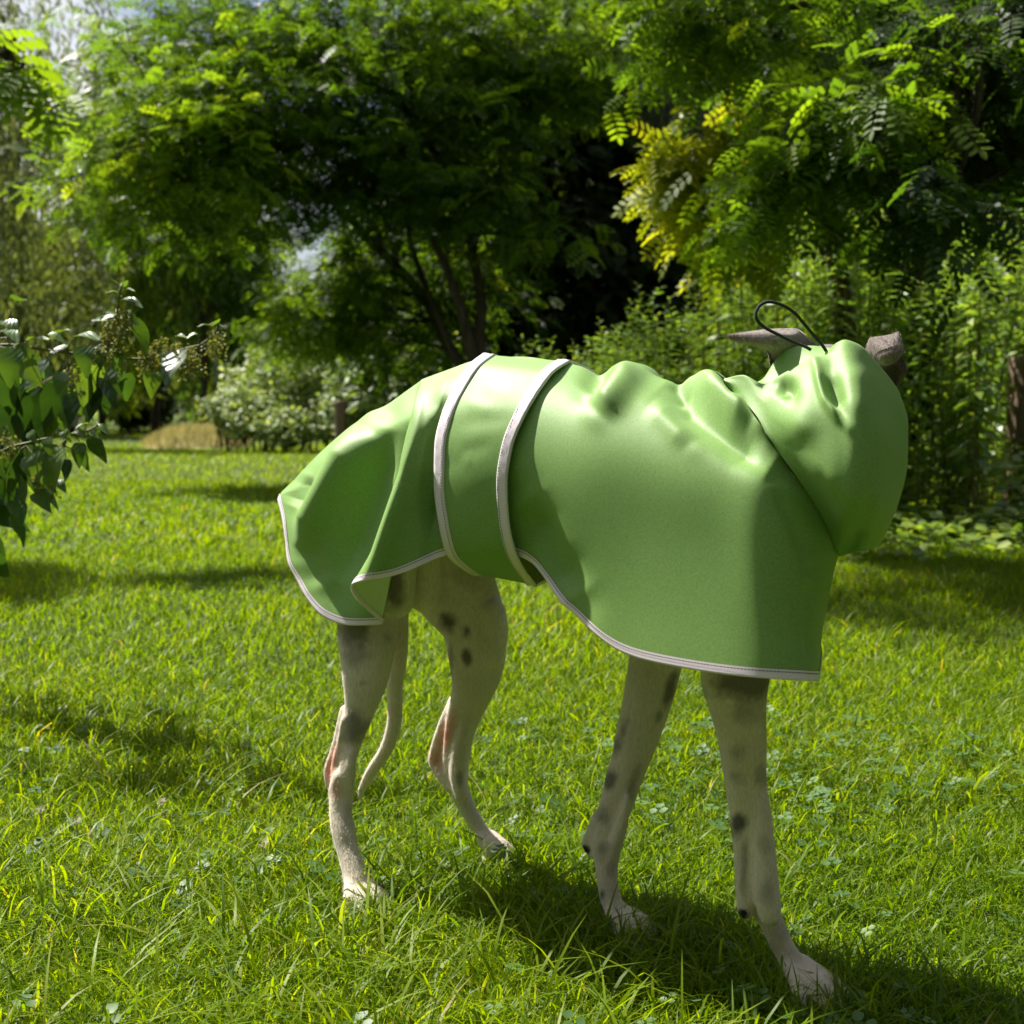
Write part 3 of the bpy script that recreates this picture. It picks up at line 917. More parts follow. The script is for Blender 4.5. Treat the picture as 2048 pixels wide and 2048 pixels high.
D3 = np.array([DIR[0], DIR[1], 0.0]); L3 = np.array([LAT[0], LAT[1], 0.0]); UP = np.array([0, 0, 1.0])

def paw(mb, ankle, toe_tip_ground, width, spread=1.0):
    """four separate toes with nails, in front of the end of the pastern"""
    f = np.array([toe_tip_ground[0], toe_tip_ground[1], 0.0]); Ln = toe_tip_ground[2]
    f /= np.linalg.norm(f)
    s = np.array([-f[1], f[0], 0])
    for k, (o, ln) in enumerate(((-1.5, 0.80), (-0.5, 1.0), (0.5, 1.0), (1.5, 0.80))):
        off = s*o*width/4*spread
        tip = np.array([ankle[0], ankle[1], 0]) + off*1.5 + f*Ln*ln
        base = np.array(ankle) + off*0.55
        knuckle = base*0.42 + tip*0.58; knuckle[2] = max(0.026, ankle[2]*0.60)
        mid = tip - f*0.010; mid[2] = 0.016
        V, fc = chain([base, knuckle, mid, tip + UP*0.008], [0.0080, 0.0082, 0.0078, 0.0056], 12, 14)
        mb.add(V, fc)
        NAILS.append((tip + UP*0.009, f))
    PAWS.append((ankle[0]+f[0]*Ln*.5, ankle[1]+f[1]*Ln*.5))
    pad = np.array([ankle[0], ankle[1], 0]) + f*Ln*0.35
    V, fc = chain([pad - s*width*0.22 + UP*0.012, pad + UP*0.014, pad + s*width*0.22 + UP*0.012], [0.012, 0.013, 0.012], 12, 8)
    mb.add(V, fc)

NAILS, PAWS = [], []
def build_dog():
    mb = MB()
    # hind leg on the far side (the left one)
    HL = [(1090, 826, 985), (1130, 812, 992), (1158, 812, 999), (1190, 824, 1009), (1216, 848, 1016), (1267, 885, 1017), (1310, 894, 1014), (1348, 899, 1005),
          (1387, 899, 988), (1430, 890, 965), (1473, 886, 949), (1508, 884, 942), (1539, 884, 938), (1566, 889, 938), (1589, 901, 944), (1620, 916, 957), (1651, 938, 975), (1676, 956, 989)]
    V, f = limb(HL, -0.070, -0.118, [(1090, 0.42), (1216, 0.48), (1348, 0.55), (1430, 0.55), (1539, 0.75), (1676, 0.85)], 1690); mb.add(V, f)
    # Achilles tendon and point of the hock
    def PLr(rows, l):
        return [PL(a, b, l) for a, b, _ in rows], [c*1.65/F for *_, c in rows]
    p, r = PLr([(905, 1405, 12), (884, 1452, 11), (872, 1492, 12.5), (867, 1521, 14), (880, 1545, 14), (900, 1575, 13)], -0.098); V, f = chain(p, r); mb.add(V, f)
    p, r = PLr([(948, 1380, 8), (928, 1460, 17), (918, 1510, 19), (916, 1545, 20), (922, 1590, 16)], -0.095); V, f = chain(p, r); mb.add(V, f)
    p, r = PLr([(985, 1225, 30), (995, 1262, 24), (985, 1310, 26)], -0.090); V, f = chain(p, r); mb.add(V, f)
    p, r = PLr([(904, 1400, 10), (898, 1450, 12), (892, 1490, 13), (890, 1530, 14)], -0.106); V, f = chain(p, r); mb.add(V, f)
    hl = PL(972, 1672, -0.116)
    paw(mb, hl, (0.7, -0.7, 0.046), 0.044)
    # hind leg on the near side (the right one)
    HR = [(1080, 690, 800), (1150, 684, 802), (1200, 676, 802), (1249, 672, 798), (1286, 676, 794), (1320, 679, 788), (1348, 681, 781), (1379, 684, 771), (1411, 687, 756), (1449, 688, 741), (1488, 686, 724), (1527, 680, 713),
          (1554, 672, 709), (1585, 660, 704), (1616, 657, 703), (1663, 661, 713), (1702, 672, 720), (1740, 681, 733), (1765, 684, 742)]
    V, f = limb(HR, 0.030, 0.120, [(1080, 0.35), (1200, 0.4), (1286, 0.55), (1411, 0.62), (1527, 0.8), (1765, 0.9)], 1785); mb.add(V, f)
    p, r = PLr([(690, 1420, 12), (678, 1470, 11), (668, 1510, 12), (659, 1545, 13.5), (663, 1572, 13)], 0.078); V, f = chain(p, r); mb.add(V, f)
    p, r = PLr([(682, 1555, 18), (675, 1585, 20), (677, 1615, 18)], 0.094); V, f = chain(p, r); mb.add(V, f)
    p, r = PLr([(704, 1510, 8), (700, 1545, 13), (692, 1590, 16), (686, 1660, 18), (700, 1720, 16)], 0.090); V, f = chain(p, r); mb.add(V, f)
    p, r = PLr([(690, 1440, 10), (682, 1490, 11), (674, 1530, 13), (672, 1570, 13)], 0.088); V, f = chain(p, r); mb.add(V, f)
    hr = PL(714, 1764, 0.118)
    paw(mb, hr, (0.5, -0.87, 0.050), 0.048, 1.1)
    # front leg on the far side (the left one)
    FL = [(1230, 1275, 1420), (1308, 1256, 1374), (1360, 1249, 1359), (1419, 1239, 1341), (1479, 1227, 1319), (1519, 1219, 1303), (1558, 1208, 1287), (1598, 1199, 1273), (1638, 1190, 1257), (1670, 1184, 1246),
          (1694, 1182, 1240), (1717, 1186, 1238), (1757, 1192, 1237), (1797, 1198, 1243), (1822, 1207, 1256)]
    V, f = limb(FL, -0.075, -0.012, [(1230, 0.5), (1360, 0.6), (1519, 0.78), (1694, 0.95), (1822, 1.0)], 1850); mb.add(V, f)
    p, r = PLr([(1197, 1630, 14), (1184, 1665, 14), (1174, 1688, 13), (1182, 1702, 12)], -0.026); V, f = chain(p, [x*0.9 for x in r]); mb.add(V, f)
    p, r = PLr([(1258, 1590, 6), (1244, 1650, 12), (1230, 1690, 15), (1222, 1730, 13)], -0.022); V, f = chain(p, r); mb.add(V, f)
    fl = PL(1232, 1822, -0.012)
    paw(mb, fl, (0.62, -0.78, 0.054), 0.044)
    # front leg on the near side (the right one)
    FR = [(1260, 1400, 1560), (1340, 1400, 1543), (1364, 1400, 1541), (1399, 1412, 1537), (1439, 1424, 1535), (1479, 1434, 1535), (1519, 1440, 1535), (1558, 1447, 1535), (1618, 1456, 1539), (1678, 1467, 1545),
          (1737, 1475, 1551), (1785, 1482, 1557), (1817, 1496, 1563), (1833, 1510, 1567), (1857, 1521, 1577), (1896, 1541, 1594), (1928, 1556, 1616)]
    V, f = limb(FR, 0.085, 0.012, [(1260, 0.5), (1364, 0.55), (1479, 0.72), (1618, 0.78), (1785, 0.9), (1928, 0.9)], 1950); mb.add(V, f)
    p, r = PLr([(1476, 1640, 17), (1486, 1720, 18), (1489, 1790, 18), (1492, 1822, 17)], 0.046); V, f = chain(p, [x*0.88 for x in r]); mb.add(V, f)
    p, r = PLr([(1518, 1600, 20), (1528, 1700, 22), (1534, 1790, 25), (1540, 1830, 22)], 0.049); V, f = chain(p, [x*0.9 for x in r]); mb.add(V, f)
    fr = PL(1590, 1926, 0.014)
    paw(mb, fr, (0.52, -0.85, 0.060), 0.049, 1.1)
    # trunk: arched back, deep chest, tucked belly
    def at(s, l, z):
        return np.r_[AX + DIR*s + LAT*l, z]
    tr = [(0.10, 0.525, 0.024, 0.028), (0.17, 0.535, 0.034, 0.045), (0.25, 0.56, 0.040, 0.066), (0.36, 0.590, 0.056, 0.070), (0.46, 0.590, 0.062, 0.072), (0.56, 0.560, 0.070, 0.084), (0.66, 0.525, 0.074, 0.096), (0.74, 0.520, 0.060, 0.082), (0.80, 0.52, 0.036, 0.055)]
    q = np.array([np.r_[at(s, 0, z), a, b] for s, z, a, b in tr])
    Q = pchip(np.array([t[0] for t in tr]), q, np.linspace(0.10, 0.80, 40))
    V, f = tube(Q[:, :3], None, 28, True, Q[:, 4], Q[:, 3], ref=L3)
    mb.add(V, f)
    # thighs and shoulders under the coat
    for l in (-0.028, 0.028):
        V, f = chain([at(0.22, l, 0.54), at(0.25, l, 0.45), at(0.25, l, 0.39)], [0.028, 0.027, 0.024]); mb.add(V, f)
        V, f = chain([at(0.66, l, 0.55), at(0.70, l*1.7, 0.47), at(0.68, l*1.9, 0.42)], [0.040, 0.042, 0.034]); mb.add(V, f)
    # neck and head, turned away from the camera inside the hood
    V, f = chain([at(0.70, 0, 0.53), at(0.77, -0.01, 0.565), P(1640, 810, 1.44), P(1655, 765, 1.47)], [0.055, 0.045, 0.042, 0.044]); mb.add(V, f)
    hp = P(1672, 778, 1.49); fw = np.array([0.42, 0.88, -0.22]); fw /= np.linalg.norm(fw)
    V, f = chain([hp-fw*0.03, hp+fw*0.03, hp+fw*0.09-UP*0.008, hp+fw*0.15-UP*0.016], [0.044, 0.045, 0.030, 0.019]); mb.add(V, f)
    sdv = np.cross(fw, UP); sdv /= np.linalg.norm(sdv)
    for s_ in (-1, 1):
        V, f = chain([hp+sdv*s_*0.032+UP*0.018, hp+sdv*s_*0.046+UP*0.024+fw*0.004], [0.020, 0.014]); mb.add(V, f)
    # tail hanging between the hind legs
    tl = [(800, 1130, 20), (801, 1240, 17), (799, 1310, 17), (790, 1379, 16.5), (790, 1430, 16), (782, 1473, 15.5), (767, 1508, 14.5), (748, 1535, 13), (730, 1566, 10.5), (721, 1590, 7), (723, 1606, 2.5)]
    pts = [PL(a, b, 0.0) for a, b, _ in tl]; rr = [c*1.74/F for *_, c in tl]
    V, f = chain([at(0.10, 0, 0.53)]+pts, [0.016]+rr, 14, 60); mb.add(V, f)
    V = np.concatenate(mb.V)
    me = mesh('dog_raw', V, [np.concatenate(v) for v in mb.F.values()])
    tmp = bpy.data.objects.new('dog_raw', me); COL.objects.link(tmp)
    rm = tmp.modifiers.new('r', 'REMESH'); rm.mode = 'VOXEL'; rm.voxel_size = 0.0035; rm.use_smooth_shade = True
    sm = tmp.modifiers.new('s', 'SMOOTH'); sm.factor = 0.5; sm.iterations = 4
    dg = bpy.context.evaluated_depsgraph_get(); dg.update()
    ev = tmp.evaluated_get(dg); em = ev.to_mesh()
    n = len(em.vertices)
    V = np.empty(n*3, np.float32); em.vertices.foreach_get('co', V); V = V.reshape(-1, 3).astype(float)
    nl = len(em.loops); li = np.empty(nl, np.int32); em.loops.foreach_get('vertex_index', li)
    tot = np.empty(len(em.polygons), np.int32); em.polygons.foreach_get('loop_total', tot)
    ls = np.empty(len(em.polygons), np.int32); em.polygons.foreach_get('loop_start', ls)
    quads = np.stack([li[ls[tot == 4]+k] for k in range(4)], 1)
    tris = np.stack([li[ls[tot == 3]+k] for k in range(3)], 1) if (tot == 3).any() else np.zeros((0, 3), np.int32)
    ev.to_mesh_clear()
    bpy.data.objects.remove(tmp)
    # ---------------- coat colours
    px, py = to_px(V); l = lat_of(V)
    white, grey, pink = np.array([0.76, 0.665, 0.54]), np.array([0.085, 0.075, 0.064]), np.array([0.66, 0.24, 0.15])
    ns = np.array([mnoise.noise(Vector(p*55)) + 0.5*mnoise.noise(Vector(p*140)) + 0.25*mnoise.noise(Vector(p*330)) for p in V])
    big = np.array([mnoise.noise(Vector(p*22 + np.array([3.1, 7, 1]))) for p in V])
    dk = np.clip(0.10 + 0.10*big, 0, 0.25)
    def spot(cx, cy, rx, ry, k, l0=-1, l1=1, rot=0.0, soft=0.75, nw=1.0):
        c, s = math.cos(rot), math.sin(rot)
        u = ((px-cx)*c + (py-cy)*s)/rx; v = (-(px-cx)*s + (py-cy)*c)/ry
        d = np.hypot(u, v) + nw*(0.34*ns + 0.50*big)
        m = np.clip((1-d)/soft, 0, 1)*k
        m[(l < l0) | (l > l1)] = 0
        return m
    far, near = (-1, -0.03), (0.02, 1)
    S = [(1262, 1130, 0, 0, 0)]
    spots = [ # far hind leg
        (892, 1242, 20, 26, .95, -1, -.03, -.5), (934, 1263, 12, 15, .9, -1, -.03), (935, 1316, 9, 17, .9, -1, -.03, -.2), (902, 1330, 8, 45, .85, -1, -.03, -.05),
        (920, 1555, 7, 20, .6, -1, -.03), (1000, 1225, 14, 18, .3, -1, -.03), (935, 1150, 70, 40, .35, -1, -.03),
        # near hind leg
        (712, 1265, 42, 50, .75, .02, 1), (775, 1278, 18, 22, .6, .02, 1), (712, 1310, 30, 26, .5, .02, 1), (725, 1368, 9, 9, .5, .02, 1), (712, 1450, 26, 40, .75, .02, 1, .2), (700, 1640, 14, 30, .3, .02, 1),
        (695, 1680, 12, 26, .35, .02, 1), (790, 1180, 20, 70, .8, .02, 1),
        # far front leg
        (1245, 1462, 14, 28, .85, -.2, .03, .3), (1232, 1490, 12, 22, .7, -.2, .03), (1337, 1385, 12, 40, .85, -.2, .0, .35), (1318, 1430, 8, 20, .6, -.2, .0, .3), (1218, 1560, 14, 20, .85, -.2, .03, .2), (1266, 1570, 12, 45, .65, -.2, .01, .3),
        (1204, 1632, 20, 32, .85, -.2, .03, .3), (1205, 1697, 14, 20, .55, -.2, .03), (1205, 1790, 9, 15, .95, -.2, .05, .3), (1222, 1740, 8, 25, .3, -.2, .03), (1290, 1340, 40, 40, .2, -.2, 0),
        # near front leg
        (1470, 1365, 90, 48, .9, .0, 1), (1480, 1430, 50, 40, .55, .0, 1), (1475, 1510, 38, 38, .65, .0, 1), (1520, 1550, 18, 28, .5, .0, 1), (1474, 1552, 30, 22, .6, .0, 1), (1475, 1648, 15, 24, .95, .0, 1, .15),
        (1488, 1740, 8, 60, .55, .0, 1, .05), (1530, 1690, 14, 40, .35, .0, 1), (1534, 1780, 18, 34, .45, .0, 1), (1560, 1860, 24, 20, .3, .0, 1), (1540, 1905, 16, 24, .3, 0, 1), (1590, 1700, 16, 28, .2, 0, 1)]
    for sp in spots:
        cx, cy, rx, ry, k, l0, l1 = sp[:7]; rx *= 1.32; ry *= 1.22; k = k*0.98
        dk = np.maximum(dk, spot(cx, cy, rx, ry, k, l0, l1, *(sp[7:8] or (0.0,))))
    # head and neck are grey
    hd = np.linalg.norm(V-hp, axis=1)
    dk = np.maximum(dk, np.clip((0.24-hd)/0.05, 0, 0.9))
    tailm = (px > 712) & (px < 808) & (py > 1330) & (np.abs(l) < 0.045)
    dk[tailm] *= 0.15
    C = white[None]*(1-dk[:, None]) + grey[None]*dk[:, None]
    pk = np.maximum.reduce([spot(893, 1470, 20, 66, .85, -1, -.03, .32, .8, .2), spot(872, 1518, 22, 32, .65, -1, -.03, 0, .8, .2), spot(663, 1530, 15, 56, .8, .02, 1, .25, .8, .2), spot(672, 1578, 18, 26, .5, .02, 1, 0, .8, .2)])
    C = C*(1-pk[:, None]) + pink[None]*pk[:, None]
    # carpal pads
    for (cx, cy, r_) in ((1171, 1700, 12), (1484, 1830, 14)):
        m = np.clip((r_-np.hypot(px-cx, py-cy))/4, 0, 1)
        C = C*(1-m[:, None]) + np.array([0.015, 0.014, 0.014])[None]*m[:, None]
    C[tailm] = C[tailm]*0.4 + np.array([0.66, 0.62, 0.50])*0.6
    # ---------------- ears and nails, part of the same mesh
    mb2 = [V]; Fq, Ft, Cs, off = [quads], [tris], [C], len(V)
    def add(Vn, fl, col):
        nonlocal off
        for f in (fl if isinstance(fl, list) else [fl]):
            (Fq if f.shape[1] == 4 else Ft).append(np.asarray(f)+off)
        mb2.append(Vn); off += len(Vn)
        Cs.append(np.broadcast_to(col, (len(Vn), 3)) if np.ndim(col) == 1 else col)
    def sheet(rows, nr, nc, col, thick=0.0022, colfn=None):
        g = np.array([[P(*p) for p in r] for r in rows])
        a = np.linspace(0, 1, len(rows)); b = np.linspace(0, 1, len(rows[0]))
        g = pchip(a, g, np.linspace(0, 1, nr))
        g = np.swapaxes(pchip(b, np.swapaxes(g, 0, 1), np.linspace(0, 1, nc)), 0, 1)
        n = grid_normals(g)
        V1 = (g+n*thick/2).reshape(-1, 3); V2 = (g-n*thick/2).reshape(-1, 3)
        f1 = grid_faces(nr, nc); f2 = grid_faces(nr, nc, nr*nc, True)
        ring = [i*nc for i in range(nr)] + [(nr-1)*nc+j for j in range(1, nc)] + [i*nc+nc-1 for i in range(nr-2, -1, -1)] + [j for j in range(nc-2, 0, -1)]
        ring = np.array(ring); nx = np.roll(ring, -1)
        f3 = np.stack([ring, nx, nx+nr*nc, ring+nr*nc], 1)
        Vv = np.concatenate([V1, V2])
        k = np.array([mnoise.noise(Vector(p*np.array([420, 420, 700]))) for p in Vv])
        cc = np.asarray(col)[None]*(1+0.6*k[:, None])
        add(Vv, [f1, f2, f3], cc)
    earc = (0.22, 0.18, 0.16)
    # left ear, folded back and pointing left
    sheet([[(1456, 671, 1.400), (1493, 665, 1.415), (1535, 660, 1.430), (1589, 658, 1.445), (1618, 680, 1.450), (1640, 694, 1.455)],
           [(1456, 672, 1.400), (1492, 671, 1.405), (1533, 670, 1.412), (1580, 675, 1.422), (1606, 694, 1.440), (1632, 704, 1.450)],
           [(1457, 673, 1.400), (1488, 679, 1.402), (1525, 686, 1.405), (1560, 694, 1.418), (1585, 708, 1.435), (1615, 720, 1.450)],
           [(1457, 674, 1.401), (1482, 685, 1.408), (1510, 690, 1.412), (1533, 704, 1.430), (1560, 728, 1.445), (1600, 740, 1.455)]], 26, 44, earc)
    sheet([[(1533, 700, 1.425), (1560, 690, 1.432), (1600, 690, 1.445)],
           [(1538, 715, 1.435), (1560, 715, 1.445), (1600, 715, 1.455)],
           [(1541, 740, 1.450), (1560, 745, 1.455), (1600, 745, 1.465)]], 14, 14, (0.10, 0.07, 0.06))
    # right ear: raised, its tip flopped forward
    sheet([[(1732, 700, 1.430), (1741, 677, 1.425), (1768, 673, 1.425), (1790, 668, 1.425), (1797, 664, 1.425)],
           [(1738, 706, 1.425), (1750, 692, 1.415), (1772, 688, 1.412), (1793, 680, 1.415), (1799, 674, 1.420)],
           [(1746, 716, 1.422), (1756, 706, 1.408), (1775, 698, 1.405), (1796, 690, 1.410), (1802, 686, 1.418)]], 20, 26, earc)
    sheet([[(1746, 716, 1.421), (1757, 705, 1.409), (1776, 697, 1.406), (1796, 690, 1.410), (1803, 688, 1.417)],
           [(1752, 722, 1.420), (1764, 716, 1.404), (1782, 710, 1.402), (1798, 702, 1.408), (1805, 696, 1.416)],
           [(1758, 728, 1.422), (1770, 731, 1.410), (1788, 724, 1.408), (1800, 712, 1.413), (1806, 702, 1.418)]], 16, 24, tuple(0.92*c for c in earc))
    sheet([[(1745, 700, 1.45), (1770, 700, 1.445), (1800, 704, 1.445)],
           [(1755, 730, 1.46), (1782, 725, 1.44), (1809, 722, 1.450)],
           [(1770, 755, 1.47), (1795, 748, 1.445), (1813, 742, 1.455)],
           [(1780, 775, 1.48), (1792, 772, 1.46), (1800, 766, 1.465)]], 20, 16, (0.055, 0.034, 0.03))
    for p, f_ in NAILS:
        Vn, fn = chain([p-f_*0.003, p+f_*0.005-UP*0.002, p+f_*0.010-UP*0.006], [0.0026, 0.0022, 0.0009], 8, 6)
        add(Vn, fn, np.array([0.45, 0.36, 0.30]))
    Va = np.concatenate(mb2)
    o_ = np.array([0.0, 1.6, 0.0])
    me = mesh('dog', Va-o_, [np.concatenate(Fq), np.concatenate(Ft)], M_FUR, {'Col': np.concatenate(Cs)})
    d = obj('dog', me, loc=o_)
    # short hair on the legs, tail and ears
    nv = len(Va); no = np.empty(nv*3, np.float32); me.vertices.foreach_get('normal', no); no = no.reshape(-1, 3).astype(float)
    Call = np.concatenate(Cs); ppx, ppy = to_px(Va)
    legs_ = np.nonzero((ppy > 1100) & (Va[:, 2] > 0.02) & (np.arange(nv) < len(V)))[0]; ears_ = np.nonzero(np.arange(nv) >= len(V))[0]
    rg = np.random.default_rng(5)
    ids = np.concatenate([rg.choice(legs_, 62000), rg.choice(ears_, 9000)])
    b0 = Va[ids] + rg.normal(0, 0.0012, (len(ids), 3))
    dn = np.array([0, 0, -1.0]) - no[ids]*(-no[ids][:, 2:3]); dn = dn/(np.linalg.norm(dn, axis=1, keepdims=True)+1e-9)
    hd_ = dn + no[ids]*rg.uniform(0.15, 0.55, (len(ids), 1)) + rg.normal(0, 0.18, (len(ids), 3)); hd_ /= np.linalg.norm(hd_, axis=1, keepdims=True)
    ln = rg.uniform(0.0018, 0.0042, (len(ids), 1)); ln[62000:] *= 1.4
    sdw = np.cross(hd_, no[ids]); sdw /= np.linalg.norm(sdw, axis=1, keepdims=True)+1e-9
    HV = np.stack([b0-sdw*0.00022, b0+sdw*0.00022, b0+hd_*ln], 1).reshape(-1, 3)
    HF = np.arange(len(HV)).reshape(-1, 3)
    HCc = np.repeat(Call[ids]*rg.uniform(0.72, 1.3, (len(ids), 1)), 3, axis=0)
    fo = obj('fur', mesh('fur', HV-o_, HF, M_FUR, {'Col': HCc}, smooth=False), d); fo['kind'] = 'stuff'
    tag(d, 'slender white and grey spotted sighthound standing on the grass, head turned away', 'dog')
build_dog()

def paw_tufts():
    """longer blades standing round the paws"""
    rng = np.random.default_rng(91)
    mb = MB()
    for cx, cy in PAWS:
        n = 420
        a = rng.uniform(0, 6.28, n); r = rng.uniform(0.028, 0.11, n)
        x, y = cx + r*np.cos(a), cy + r*np.sin(a)
        V, fs, t = blades(x, y, rng.uniform(0.035, 0.078, n), rng.uniform(0.0018, 0.0036, n), rng.uniform(0.3, 1.3, n), 3, np.clip(rng.normal(0.45, 0.17, n), 0, 0.84), rng)
        mb.add(V, fs, t)
    o = obj('grass_tufts', mb.mesh('grass_tufts', M_GRASS, smooth=False))
    tag(o, 'longer grass blades standing round the dog\'s paws', 'grass', None, 'stuff')
paw_tufts()
# ------------------------------------------------------------------ foliage
def unit(v):
    return v/(np.linalg.norm(v, axis=-1, keepdims=True) + 1e-12)

def pinnate(pairs=6, sides=6, ll=0.30, lw=0.115, droop=0.25):
    """a feather leaf one unit long, leaflets in opposite pairs: vertices and faces"""
    V, Q, n = [], [], 0
    at = [(0.16 + 0.80*k/(pairs-1), s) for k in range(pairs) for s in (-1, 1)] + [(1.0, 0)]
    for t, s in at:
        o = np.array([t, 0.012*s, -droop*t*t])
        d = np.array([0.38, 0.92*s, -0.10]) if s else np.array([1, 0, -2*droop*0.8])
        d = d/np.linalg.norm(d); p = np.cross([0, 0, 1.0], d); p /= np.linalg.norm(p)
        L = ll*(1 - 0.25*abs(t-0.55)); W = lw*(1 - 0.2*abs(t-0.55))
        if sides == 4:
            P_ = [o, o+d*L*0.5-p*W*0.5, o+d*L, o+d*L*0.5+p*W*0.5]
            Q.append([n, n+1, n+2, n+3])
        else:
            P_ = [o, o+d*L*0.25-p*W*0.5, o+d*L*0.75-p*W*0.48, o+d*L-np.array([0, 0, 0.02]), o+d*L*0.75+p*W*0.48, o+d*L*0.25+p*W*0.5]
            Q += [[n, n+1, n+2, n+5], [n+2, n+3, n+4, n+5]]
        V += P_; n = len(V)
    # the thin midrib
    V += [[0, -0.006, 0], [0, 0.006, 0], [1, 0.004, -droop], [1, -0.004, -droop]]
    Q.append([n, n+1, n+2, n+3])
    return np.array(V, float), np.array(Q)

def simple_leaf(w=0.4, fold=0.12):
    V = np.array([[0, 0, 0], [0.3, -w*0.5, fold*0.5], [0.68, -w*0.42, fold*0.3], [1, 0, -0.1], [0.68, w*0.42, fold*0.3], [0.3, w*0.5, fold*0.5]])
    return V, np.array([[0, 1, 2, 5], [2, 3, 4, 5]])

def diamond(w=0.4):
    return np.array([[0, 0, 0], [0.5, -w/2, 0.06], [1, 0, -0.08], [0.5, w/2, 0.06]]), np.array([[0, 1, 2, 3]])

def ovate(w=0.62, droop=0.25, fold=0.16):
    """toothed heart-shaped leaf"""
    xs = np.array([0.0, 0.06, 0.2, 0.35, 0.5, 0.65, 0.8, 0.92, 1.0])
    ws = np.array([0.10, 0.36, 0.5, 0.48, 0.40, 0.30, 0.185, 0.08, 0.0])*w*2*0.5
    rows = []
    for k, (x, ww) in enumerate(zip(xs, ws)):
        z = -droop*x*x
        back = -0.05 if k == 1 else 0
        rows.append([[x+back, -ww, z+fold*ww*2*0.5], [x+0.03, -ww*0.86, z+fold*ww*0.8], [x, 0, z], [x+0.03, ww*0.86, z+fold*ww*0.8], [x+back, ww, z+fold*ww*2*0.5]])
    V = np.array(rows).reshape(-1, 3)
    # teeth
    for k in range(1, len(xs)-1):
        for j in (0, 4):
            V[k*5+j, 0] += 0.035
    return V, grid_faces(len(xs), 5)

def scatter(T, Q, pos, d, nrm, size, tint):
    """copies of a leaf template as one mesh"""
    d = unit(d); nrm = nrm - (nrm*d).sum(1, keepdims=True)*d; nrm = unit(nrm); b = np.cross(nrm, d)
    V = (pos[:, None] + size[:, None, None]*(T[None, :, 0:1]*d[:, None] + T[None, :, 1:2]*b[:, None] + T[None, :, 2:3]*nrm[:, None])).reshape(-1, 3)
    n, m = len(pos), len(T)
    f = (Q[None] + (np.arange(n)*m)[:, None, None]).reshape(-1, Q.shape[1])
    return V, f, np.repeat(tint, m)

def clump_points(clumps, rng, per=1.0):
    """clumps: (px, py, rx px, ry px, distance, depth m, count, tint) -> points and outward directions"""
    Ps, Os, Ts = [], [], []
    for px, py, rx, ry, Y, dep, n, t in clumps:
        n = int(n*per)
        u = unit(rng.normal(size=(n, 3)))*(rng.uniform(0.12, 1.0, n)**(1/2.2))[:, None]
        sc = Y/F
        c = P(px, py, Y)
        Ps.append(c + u*np.array([rx*sc, dep, ry*sc])); Os.append(u); Ts.append(np.full(n, t))
    return np.concatenate(Ps), np.concatenate(Os), np.concatenate(Ts)

def sprays(pts, out, tint, rng, k, twig, size, T, Q, droop=0.35, tv=0.14, mb=None, jit=0.7, twigs=True, up=0.55):
    """a twig with k leaves at each point"""
    mb = mb or MB()
    n = len(pts)
    h = out*np.array([1, 1, 0.4]) + rng.normal(0, 0.75, (n, 3))*np.array([1, 1, 0.35])
    h = unit(h); h[:, 2] -= droop*rng.uniform(0.2, 1, n); h = unit(h)
    st = rng.normal(0, tv*0.7, n)
    for j in range(k):
        f = (j+0.5)/k
        p = pts + h*(twig*f*rng.uniform(0.8, 1.2, n))[:, None]
        side = np.cross(h, [0, 0, 1.0]); side = unit(side)
        d = unit(h*rng.uniform(0.3, 0.9, n)[:, None] + side*((-1)**j*rng.uniform(0.4, 1.0, n))[:, None] + rng.normal(0, 0.28, (n, 3)) - np.array([0, 0, 1.0])*(droop*rng.uniform(0.1, 1.1, n))[:, None])
        nr = np.array([0, 0, up]) + rng.normal(0, 0.38*jit, (n, 3)) - h*0.12
        s = size*rng.uniform(0.65, 1.25, n)
        tt = np.clip(tint + st + rng.normal(0, tv*0.7, n), 0, 1)
        mb.add(*scatter(T, Q, p, d, nr, s, tt))
    if twigs and n < 4000:
        for i in range(n):
            p0, p1 = pts[i]-h[i]*twig*0.3, pts[i]+h[i]*twig
            V, fc = tube([p0, (p0+p1)/2+[0, 0, twig*0.03], p1], [twig*0.012, twig*0.009, twig*0.004], 3, False)
            mb.add(V, fc, 0.03)
    return mb

def branch_mesh(lines, root, n=10):
    """lines: lists of (px, py, distance, radius m)"""
    mb = MB()
    for ln in lines:
        q = np.array([np.r_[P(a, b, c), r] for a, b, c, r in ln])
        q = catmull(q, max(8, 5*len(ln)))
        V, f = tube(q[:, :3], np.maximum(q[:, 3], 0.003), n)
        mb.add(V, f)
    return mb.mesh('trunk', M_BARK, origin=root.location)

def limbs_to(lines, pts, rng, count, r0=0.02):
    """extra thin branches from the main limbs out to some of the leaf clusters"""
    base = np.concatenate([np.array([P(a, b, c) for a, b, c, r in catmull(np.array(l, float), 12)]) for l in lines])
    out = []
    for i in rng.choice(len(pts), min(count, len(pts)), replace=False):
        p = pts[i]
        d = np.linalg.norm(base - (p - np.array([0, 0, 0.5])), axis=1)
        b = base[np.argmin(d)]
        m = b*0.45 + p*0.55 + np.array([0, 0, 0.08*np.linalg.norm(p-b)]) + rng.normal(0, 0.05, 3)
        out.append((b, m, p))
    return out

